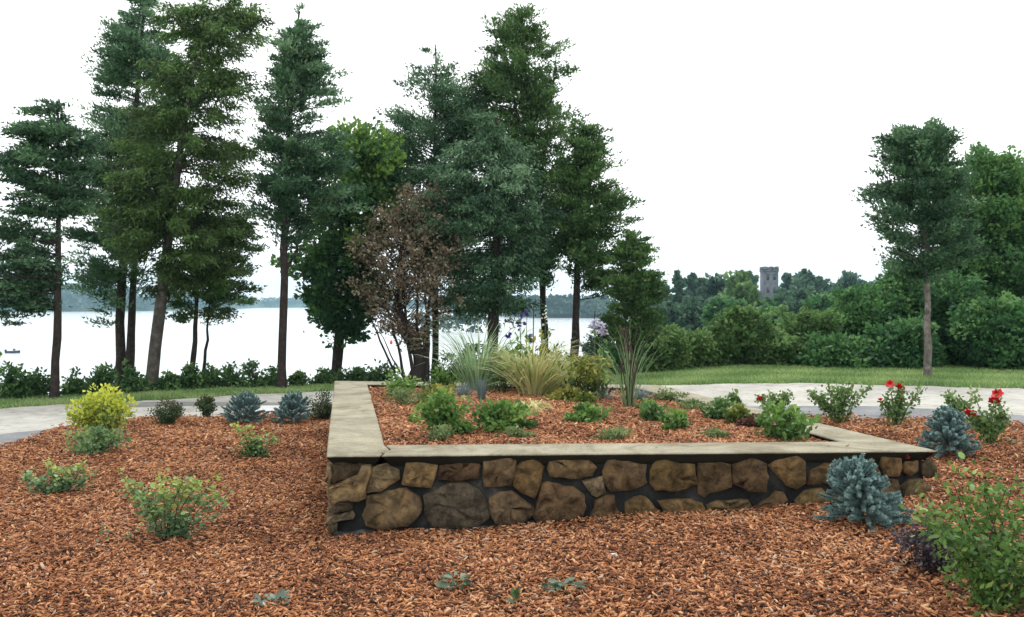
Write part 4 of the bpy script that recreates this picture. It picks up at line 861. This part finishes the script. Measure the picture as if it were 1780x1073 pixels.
stem_shrub('young_shrub', 'largest loose pale green shrub with reddish stems in the left foreground', b, [(-85*m_, 0, 125*m_), (-60*m_, .06, 92*m_), (-40*m_, -.05, 80*m_), (-20*m_, .08, 118*m_), (-5*m_, -.06, 95*m_), (15*m_, .05, 105*m_), (35*m_, -.02, 115*m_), (60*m_, .05, 118*m_), (88*m_, 0, 120*m_), (80*m_, -.08, 60*m_), (-105*m_, -.04, 12*m_), (40*m_, -.1, 60*m_), (0, .1, 60*m_), (-30*m_, -.1, 40*m_), (96*m_, .04, 85*m_)], 300, .042, [0, 1, 1], PG, fill=900)
# --- right foreground
b = ground(1735, 1062); m_ = px2m(1, b)
DG = [(.045, .11, .04), (.10, .20, .06), (.22, .34, .08)]
st_ = [(-105*m_, .1, 190*m_), (-125*m_, 0, 165*m_), (-90*m_, -.1, 140*m_), (-60*m_, .1, 215*m_), (-25*m_, .05, 235*m_), (15*m_, 0, 215*m_), (45*m_, .1, 225*m_), (70*m_, 0, 190*m_), (-40*m_, -.12, 90*m_), (-55*m_, -.1, 60*m_), (-30*m_, -.15, 120*m_), (20*m_, -.15, 130*m_), (60*m_, -.15, 110*m_), (0, .15, 170*m_), (-50*m_, .15, 160*m_), (35*m_, -.18, 50*m_), (-40*m_, -.18, 40*m_), (90*m_, 0, 120*m_)]
big = stem_shrub('leafy_shrub', 'large green shrub with pointed leaves in the bottom right corner', b, st_, 300, .05, [2, 3], DG, fill=0)
G = Geo(); n = 1900; S_ = np.array(st_)[rng.integers(0, len(st_), n)]; t = rng.uniform(.25, 1, n)**.8
V, Fq = leaf4(b+S_*t[:, None]+rng.normal(0, .05, (n, 3)), .045*rng.uniform(.7, 1.2, n), .02, rng.normal(size=(n, 3))+np.array([0, 0, .3]), fold=.15); V[:, 2] = np.maximum(V[:, 2], b[2]); G.add(V, Fq, np.repeat(np.clip(rng.normal(.4, .2, n), 0, 1), 4)); G.build('inner_foliage', M['perennial'], big, kind='stuff')
b = ground(1626, 1008); shrub('purple_shrub', 'small dark purple leaved shrub beside the bottom right green shrub', 'shrub', b, px2m(124, b), px2m(96, b), 'purple', 2100, .026, .015, tint0=.35, topb=.6, lob=14)
def weed(label, px, py, n, size, spread, kind, cols, tilt=.25):
    b = ground(px, py)+np.array([0, 0, .03]); root = thing('weed_plant', label, 'plant', b)
    G = Geo(); V, Fq = tube([b+[0, 0, -.05], b+[0, 0, .015], b+[.004, 0, .04]], [.006, .005, .002], 5); G.add(V, Fq); G.build('stem', M['stem_green'], root)
    for q in range(n):
        az = q*2.4+rng.normal(0, .2); r = spread*rng.uniform(.1, .7); dv = np.array([math.cos(az), math.sin(az), rng.uniform(0, tilt*2)])
        leaf_object(root, b+np.array([math.cos(az)*r, math.sin(az)*r, .015+rng.uniform(0, .05)]), dv, size*rng.uniform(.7, 1.15), kind, lerp(cols[0], cols[1], rng.uniform()), rng.normal(0, .5))
WC = ((.05, .1, .06), (.16, .22, .15))
weed('low rosette weed in the mulch, left of two below the wall', 793, 1034, 40, .05, .1, 3, WC)
weed('flat bluish weed in the mulch, right of two below the wall', 985, 1042, 44, .055, .14, 2, WC, .15)
weed('small upright sprout at the bottom middle edge', 895, 1066, 7, .05, .02, 3, ((.04, .09, .03), (.09, .16, .05)), 1.2)
weed('grey green weed cut by the bottom edge left of centre', 470, 1068, 40, .045, .13, 2, ((.08, .13, .1), (.2, .26, .21)))
weed('broad green leaves growing before the dark purple shrub', 1632, 1002, 9, .075, .03, 2, ((.06, .15, .05), (.14, .27, .1)), .7)
weed('tiny green weed at the foot of the wall stones', 1256, 884, 10, .03, .05, 0, ((.06, .13, .05), (.1, .2, .09)), .6)
weed('small low weed right of the tall red rose bush', 1760, 783, 14, .05, .07, 2, ((.05, .1, .04), (.1, .17, .07)))
b = ground(1066, 979); G = Geo()
a = np.linspace(0, 6.28, 9)[:-1]; V = np.r_[np.stack([np.cos(a)*.035*rng.uniform(.8, 1.2, 8), np.sin(a)*.025, 0*a+.03], 1), np.stack([np.cos(a)*.022, np.sin(a)*.016, 0*a+.055], 1), [(0, 0, .06)]]+b; j = np.arange(8); j2 = (j+1) % 8
G.add(V, np.r_[np.stack([j, j2, 8+j2], 1), np.stack([j, 8+j2, 8+j], 1), np.stack([8+j, 8+j2, np.full(8, 16)], 1)]); tag(G.build('pebble', M['pad']), 'single pale pebble lying on the mulch before the wall', 'stone')

# --- blue spruces: every shoot is a branch of its own
shoot_meshes = {}
for mk in ('needle', 'needle_dark'):
    for k in range(3):
        n = 300; G = Geo(); t = rng.uniform(0, 1, n)**.85; az = rng.uniform(0, 6.28, n)
        ax = np.stack([t, .06*np.sin(t*2+k)*t, .10*t*t*(k-1)], 1); rad = np.stack([0*az, np.cos(az), np.sin(az)], 1)
        C = ax+rad*.03; D = rad*1.0+np.array([.55, 0, 0])+rng.normal(0, .15, (n, 3))
        V, Fq = leaf3(C, .20*(1-.35*t), .05, D); G.add(V, Fq, np.repeat(np.clip(.35+.35*t+rng.normal(0, .2, n), 0, 1), 3))
        V, Fq = tube([(0, 0, 0), (.5, .02, .01), (1, .05, .1*(k-1))], [.035, .025, .012], 5); G.add(V, Fq, .0)
        shoot_meshes[mk, k] = G.mesh('branch', M[mk])
def spruce(label, px, py, wpx, hpx, mk, ns, group='blue spruces', skew=0, tipup=0, taper=.7, fat=.10):
    b = ground(px, py)+np.array([0, 0, .02]); w = px2m(wpx, b); h = px2m(hpx, b); root = thing('blue_spruce', label, 'shrub', b, group)
    G = Geo(); V, Fq = tube([b+[0, 0, -.06], b+[0, 0, h*.3], b+[skew*h*.3, 0, h*.85]], [.016, .011, .005], 7); G.add(V, Fq); G.build('trunk', M['bark_grey'], root)
    for q in range(ns):
        f = (q+.5)/ns; az = q*2.399+rng.normal(0, .25); lev = f**.85
        ctr = b+np.array([skew*h*.3*lev, 0, h*(.10+.62*lev)])
        R = w*.5*(1-taper*lev**1.6)*rng.uniform(.7, 1.08); sl = w*rng.uniform(.15, .25); r0 = max(R*rng.choice([.95, .8, .5])-sl*.8, .01)
        el = (-.05+1.05*lev**1.5+rng.normal(0, .22))+tipup
        dv = np.array([math.cos(az)*math.cos(el), math.sin(az)*math.cos(el), math.sin(el)])
        o = bpy.data.objects.new('branch', shoot_meshes[mk, q % 3]); COL.objects.link(o); o.parent = root
        p = ctr+np.array([math.cos(az)*r0, math.sin(az)*r0, .02*h]); o.location = [float(v) for v in p-b]
        e = Vector([float(v) for v in dv]).to_track_quat('X', 'Z').to_euler(); e.rotate_axis('X', rng.uniform(0, 6.28)); o.rotation_euler = e
        o.scale = (float(sl),)+(float(fat+.05*w),)*2
    return root
spruce('spreading silvery blue spruce standing before the wall right end', 1510, 925, 168, 128, 'needle', 250, skew=-.7, taper=.5, fat=.115)
spruce('taller blue spruce with a bare foot right behind the planter corner', 1648, 803, 116, 95, 'needle', 220, tipup=.12, taper=.55, fat=.12)
spruce('blue spruce with upright side tips, left of two by the road', 427, 742, 92, 54, 'needle_dark', 140, tipup=.3, taper=.35, fat=.115)
spruce('bluer spruce near the planter corner, right of two by the road', 508, 741, 86, 56, 'needle', 160, tipup=.2, taper=.4, fat=.115)

# --- roses
pet = []
for mk in ('red_petal', 'pink_petal', 'white_petal', 'lilac_petal', 'purple_petal'):
    G = Geo()
    for ring, (m, r, z, tilt) in enumerate(((5, .50, -.10, .35), (5, .36, .05, .9), (4, .2, .12, 1.3))):
        for q in range(m):
            a = q*6.283/m+ring*.6; dv = np.array([math.cos(a), math.sin(a), 0]); up = np.array([0, 0, 1.]); sd = np.array([-math.sin(a), math.cos(a), 0])
            o_ = dv*math.cos(tilt)+up*math.sin(tilt); p0 = up*z
            G.add([p0, p0+o_*r*.6+sd*r*.42, p0+o_*r*1.05, p0+o_*r*.6-sd*r*.42], [(0, 1, 2, 3)])
    pet.append(G.mesh('flower', M[mk]))
def flower(root, p, size, kind=0):
    o = bpy.data.objects.new('flower', pet[kind]); COL.objects.link(o); o.parent = root
    o.location = [float(v) for v in p-np.array(root.location)]; o.rotation_euler = (rng.normal(.5, .4), rng.normal(0, .4), rng.uniform(0, 6.28)); o.scale = (size,)*3
def rose(label, px, py, wpx, hpx, flowers, n=500, mat='rose_leaf', low=.5, where='g', tall=(), group='rose bushes along the right mulch bed', fsize=.115):
    b = pbase(px, py, where); m_ = px2m(1, b); root = thing('rose_bush', label, 'rose', b, group)
    tips = [np.array([rng.uniform(-.5, .5)*wpx*m_, rng.uniform(-.2, .2)*wpx*m_, hpx*m_*rng.uniform(.55, 1)]) for _ in range(9)]
    tips += [np.array([(fx-px)*m_, rng.normal(0, .04), (py-fy)*m_]) for fx, fy in list(flowers)+list(tall)]
    SG = Geo(); pp = []
    for t in tips:
        P = smooth_path([b+t*[.08, .08, 0]-[0, 0, .04], b+t*[.45, .45, .5]+rng.normal(0, .015, 3), b+t], 7); V, Fq = tube(P, np.linspace(.006, .0025, 7), 5); SG.add(V, Fq); pp.append(P)
    SG.build('stem', M['stem_green'], root)
    k = rng.integers(0, len(pp), n); t = rng.uniform(.1, 1, n)**low
    P = np.array([[np.interp(tt*6, np.arange(7), pp[q][:, c]) for c in range(3)] for q, tt in zip(k, t)])+rng.normal(0, .028, (n, 3))
    P[:, 2] = np.maximum(P[:, 2], b[2]+.01); hh = (P[:, 2]-b[2])/(hpx*m_)
    G = Geo(); V, Fq = leaf4(P, .05*rng.uniform(.6, 1.2, n), .032, rng.normal(size=(n, 3))+np.array([0, 0, .1]), fold=.12); G.add(V, Fq, np.repeat(np.clip(.3+.35*hh+rng.normal(0, .15, n), 0, 1), 4)); G.build('foliage', M[mat], root)
    for t in tips[9:9+len(flowers)]: flower(root, b+t, fsize)
    return root
rose('rose bush with one red bloom at the planter right side', 1352, 727, 70, 42, [(1320, 698)], 620)
rose('pale twiggy rose bush without blooms, second from the planter', 1462, 743, 100, 68, [], 950, tall=[(1410, 685), (1440, 672), (1480, 668), (1510, 675), (1425, 690)])
rose('rose bush with five red blooms in front of the light road', 1556, 748, 44, 70, [(1543, 672), (1560, 677), (1568, 683), (1530, 703), (1566, 703)], 560, tall=[(1600, 680), (1609, 678), (1590, 690)])
rose('small pinkish rose bush behind the taller blue spruce', 1664, 742, 50, 56, [], 480, mat='rose_leaf')
rose('tall rose bush with big red blooms right of the blue spruce', 1722, 780, 62, 60, [(1729, 690), (1727, 703), (1680, 724), (1689, 727)], 620, tall=[(1700, 686), (1745, 710), (1750, 722)], fsize=.13)
b = ground(1276, 712); shrub('young_plant', 'small leafy plant outside the planter right wall', 'plant', b, px2m(28, b), px2m(32, b), 'rose_leaf', 220, .06, .045, tint0=.4)

# --- planting inside the raised bed
GP = 'leafy perennials in the raised bed'
def perennial(label, px, py, wpx, hpx, mat='perennial', n=500, L=.05, Wd=.035, tint0=.4, topb=.5, flowers=(), name='perennial_plant', lob=9, kind=1):
    b = soil(px, py); r = shrub(name, label, 'plant', b, px2m(wpx*1.2, b), px2m(hpx*1.2, b), mat, int(n*1.05), L, Wd, GP, 'stem_green', tint0=tint0, topb=topb, lob=lob)
    for fx, fy in flowers:
        flower(r, at(fx, fy, b[1]-.12), .06, kind)
    return r
perennial('leafy green clump at the back left corner of the raised bed', 688, 687, 62, 36, n=620)
perennial('pale feathery mound beside a pink bloom at the bed left', 702, 705, 78, 26, 'sedum', 900, .035, .014, flowers=[(665, 702)])
perennial('green clump with a dark reddish tip near the back wall', 762, 682, 52, 36, n=480)
perennial('yellow green clump above the tall lush plant', 762, 706, 52, 34, 'yellowgreen', 460, tint0=.35)
perennial('tall lush green plant near the front left of the bed', 770, 758, 66, 68, n=1100, lob=14)
perennial('low bluish green plant right of the lush plant', 806, 757, 40, 20, n=260)
perennial('pale ferny growth at the foot of the lush plant', 772, 766, 50, 24, 'sedum', 500, .035, .014)
perennial('spreading green geranium with pink blooms at bed centre', 876, 752, 96, 48, n=1000, flowers=[(864, 752), (874, 753)], lob=14)
perennial('small pale plant in front of the pink blooms', 900, 764, 42, 20, 'sedum', 380, .035, .015)
perennial('dark green clump right of the drooping straw grass', 1012, 738, 78, 32, n=650)
perennial('pale creeping plant near the front coping middle', 1068, 764, 62, 20, 'sedum', 480, .035, .015)
perennial('dark leafy clump below the tall grass fountain', 1136, 738, 54, 34, 'rose_leaf', 560)
perennial('mid green plant right in front of the dark leafy clump', 1176, 750, 52, 30, n=480)
perennial('tiny pale mound near the front coping right half', 1243, 762, 36, 17, 'sedum', 420, .03, .014)
perennial('dark rose like clump by the right coping', 1258, 730, 56, 32, 'rose_leaf', 560, tint0=.3)
perennial('yellowish clump touching the dark clump by the right coping', 1286, 738, 40, 30, 'yellowgreen', 360, tint0=.25)
perennial('low dull red plant in the right corner of the bed', 1316, 744, 52, 20, 'reddish', 380, .035, .025)
perennial('leafy plant with a pale bloom in the right front corner', 1362, 764, 84, 50, n=900, flowers=[(1347, 738)], kind=1, lob=13)
perennial('pale green ground cover along the back right, nearer one', 1205, 712, 62, 16, 'sedum', 480, .04, .02)
perennial('pale green ground cover along the back right, farther one', 1160, 696, 62, 18, 'sedum', 480, .04, .02)
perennial('low pale green plant between the lush plant and the geranium', 842, 742, 34, 16, 'sedum', 300, .035, .016)
perennial('small leafy sprig in the left part of the bed', 722, 735, 22, 14, n=140)
perennial('small green sprig below the fescue at the fountain grass', 1122, 716, 34, 20, n=240)
perennial('low yellow green plant right of the yellow leaved mound', 1010, 706, 44, 22, 'yellowgreen', 320, tint0=.3)
perennial('leafy green plant behind the yellowing grass beside the stake', 905, 680, 60, 60, 'perennial', 520)
perennial('pale leafy plant between the reed grass and the yellowing grass', 872, 684, 56, 62, 'leafgreen', 520, .06, .03)
perennial('pale wispy plant right of the white flowering spire', 968, 682, 62, 66, 'sedum', 700, .07, .015)
perennial('yellow leaved mound below the broad yellow perennial', 985, 702, 60, 24, 'yellowgreen', 480, tint0=.5)
def grass(label, px, py, hpx, n, wid, spread, droop, mat, name='grass_clump', seg=5, tint=(.2, .9), group=None, lean=(0, 0), foot=.05):
    b = soil(px, py); r = thing(name, label, 'grass clump', b, group); G = Geo(); blades(G, b-[0, 0, .02], n, px2m(hpx, b), wid, spread, droop, seg, tint, lean, foot); G.build('blade', M[mat], r); return r, b
GF = 'blue fescue tufts in the raised bed'
grass('round blue grey fescue tuft left of the upright tuft', 805, 692, 40, 420, .006, 1.1, .5, 'fescue', 'fescue_tuft', group=GF)
grass('upright column shaped blue green fescue tuft', 837, 703, 52, 300, .006, .2, .05, 'fescue', 'fescue_tuft', tint=(.0, .5), group=GF)
grass('blue fescue tuft right of the yellow leaved perennial', 1048, 695, 38, 380, .006, 1.1, .5, 'fescue', 'fescue_tuft', group=GF)
grass('blue fescue tuft behind the fountain of tall grass', 1114, 697, 40, 380, .006, 1.0, .5, 'fescue', 'fescue_tuft', group=GF)
grass('tall pale green reed grass at the back of the bed', 832, 680, 172, 170, .021, .42, .85, 'reed', 'reed_grass', foot=.16)
grass('broad yellowing grass clump at the back centre', 928, 690, 142, 430, .019, .5, .9, 'straw', 'straw_grass', tint=(.1, .95), foot=.17)
grass('second yellowing grass clump right of the first', 985, 684, 104, 260, .017, .75, 1.1, 'straw', 'straw_grass', tint=(.05, .85), foot=.16)
grass('dry straw coloured grass drooping onto the mulch', 925, 722, 70, 300, .016, 1.2, 2.2, 'straw', 'straw_grass', tint=(.45, 1))
r, b = grass('fountain of tall thin green grass with brown stems', 1094, 712, 205, 52, .008, .28, .6, 'reed', 'fountain_grass', seg=7, tint=(.0, .55))
G = Geo()
for q in range(16):
    V, Fq = tube([b+[rng.normal(0, .03), rng.normal(0, .03), -.02], b+[rng.normal(0, .05), rng.normal(0, .04), .45], b+[rng.normal(0, .08), rng.normal(0, .06), .85]], [.006, .005, .002], 4); G.add(V, Fq)
G.build('stem', M['twig'], r)
# tall broad perennial with yellow and hanging dark leaves
b = soil(1018, 700); m_ = px2m(1, b); r = thing('tall_perennial', 'leaning yellow and green broad leaved perennial with hanging dark leaves', 'plant', b)
G = Geo(); V, Fq = tube([b-[0, 0, .03], b+[0, 0, .2], b+[.02, 0, .45]], [.012, .01, .005], 6); G.add(V, Fq); G.build('stem', M['twig'], r)
for nm, mat, z0, z1, wx, n, t0, dn in (('upper_foliage', 'yellowgreen', 35, 82, 32, 420, .45, -.1), ('lower_foliage', 'spirea', 16, 42, 28, 240, .35, -.9)):
    P = b+np.stack([rng.normal(0, wx*.6*m_, n)+.01, rng.normal(0, wx*.5*m_, n), rng.uniform(z0, z1, n)*m_], 1); G = Geo(); V, Fq = leaf4(P, .085*rng.uniform(.6, 1.2, n), .032, rng.normal(size=(n, 3))*.7+np.array([0, 0, dn]), fold=.1); G.add(V, Fq, np.repeat(np.clip(rng.normal(t0, .22, n), 0, 1), 4)); G.build(nm, M[mat], r)
# flowering spires
def spire(name, label, px, py, tops, kind, fs, nf, spread, leaves, lmat, d=None):
    b = soil(px, py); m_ = px2m(1, b); r = thing(name, label, 'flower', b); G = Geo()
    for (fx, fy, ln) in tops:
        T = at(fx, fy-ln, b[1]); V, Fq = tube(smooth_path([b-[0, 0, .03], lerp(b, T, .5)+rng.normal(0, .015, 3), T], 7), np.linspace(.007, .003, 7), 5); G.add(V, Fq)
    G.build('stem', M['stem_green'], r)
    for (fx, fy, ln) in tops:
        for q in range(nf): flower(r, at(fx+rng.normal(0, spread), fy-ln*rng.uniform(0, 1), b[1]+rng.normal(0, .02)), fs*rng.uniform(.7, 1.2), kind)
    G = Geo(); n = leaves; T = np.array([at(*tops[q][:2], b[1]) for q in rng.integers(0, len(tops), n)]); t = rng.uniform(.2, .95, n)[:, None]
    V, Fq = leaf4(b*(1-t)+T*t+rng.normal(0, .06, (n, 3)), .10*rng.uniform(.6, 1.2, n), .05, rng.normal(size=(n, 3)), fold=.1); G.add(V, Fq, np.repeat(rng.uniform(.1, .9, n), 4)); G.build('foliage', M[lmat], r)
spire('purple_flower', 'deep purple delphinium spires above the yellowing grass', 912, 690, [(906, 566, 26), (916, 552, 14), (902, 575, 14), (884, 590, 10), (922, 594, 12)], 4, .05, 9, 2.2, 90, 'perennial')
spire('white_flower', 'tall white flowering spire with yellow leaves before the lake', 948, 690, [(948, 566, 34), (943, 600, 8)], 2, .034, 14, 2.4, 80, 'yellowgreen')
spire('lilac_flower', 'large pale lilac bloom on a tall stem right of the yellow grass', 1036, 690, [(1044, 580, 20), (1032, 572, 16), (1048, 584, 16)], 3, .05, 20, 4.5, 26, 'perennial')
for px, y0, y1, bx_, lab in ((928, 690, 527, 925, 'dark thin plant stake beside the purple spires'), (1034, 690, 543, 1030, 'dark thin plant stake at the lilac bloom'), (993, 690, 592, 992, 'short dark plant stake between the two grass clumps')):
    b = soil(bx_, y0); T = at(px, y1, b[1]); st = thing('plant_stake', lab, 'stake', b, 'plant stakes in the raised bed')
    G = Geo(); V, Fq = tube([b-[0, 0, .08], lerp(b, T, .5), T], [.008, .007, .006], 6); G.add(V, Fq); G.build('rod', M['stake'], st)
    G = Geo(); V, Fq = tube([T, T+[0, 0, .012], T+[0, 0, .02]], [.009, .009, .002], 6); G.add(V, Fq); G.build('tip', M['stake'], st)
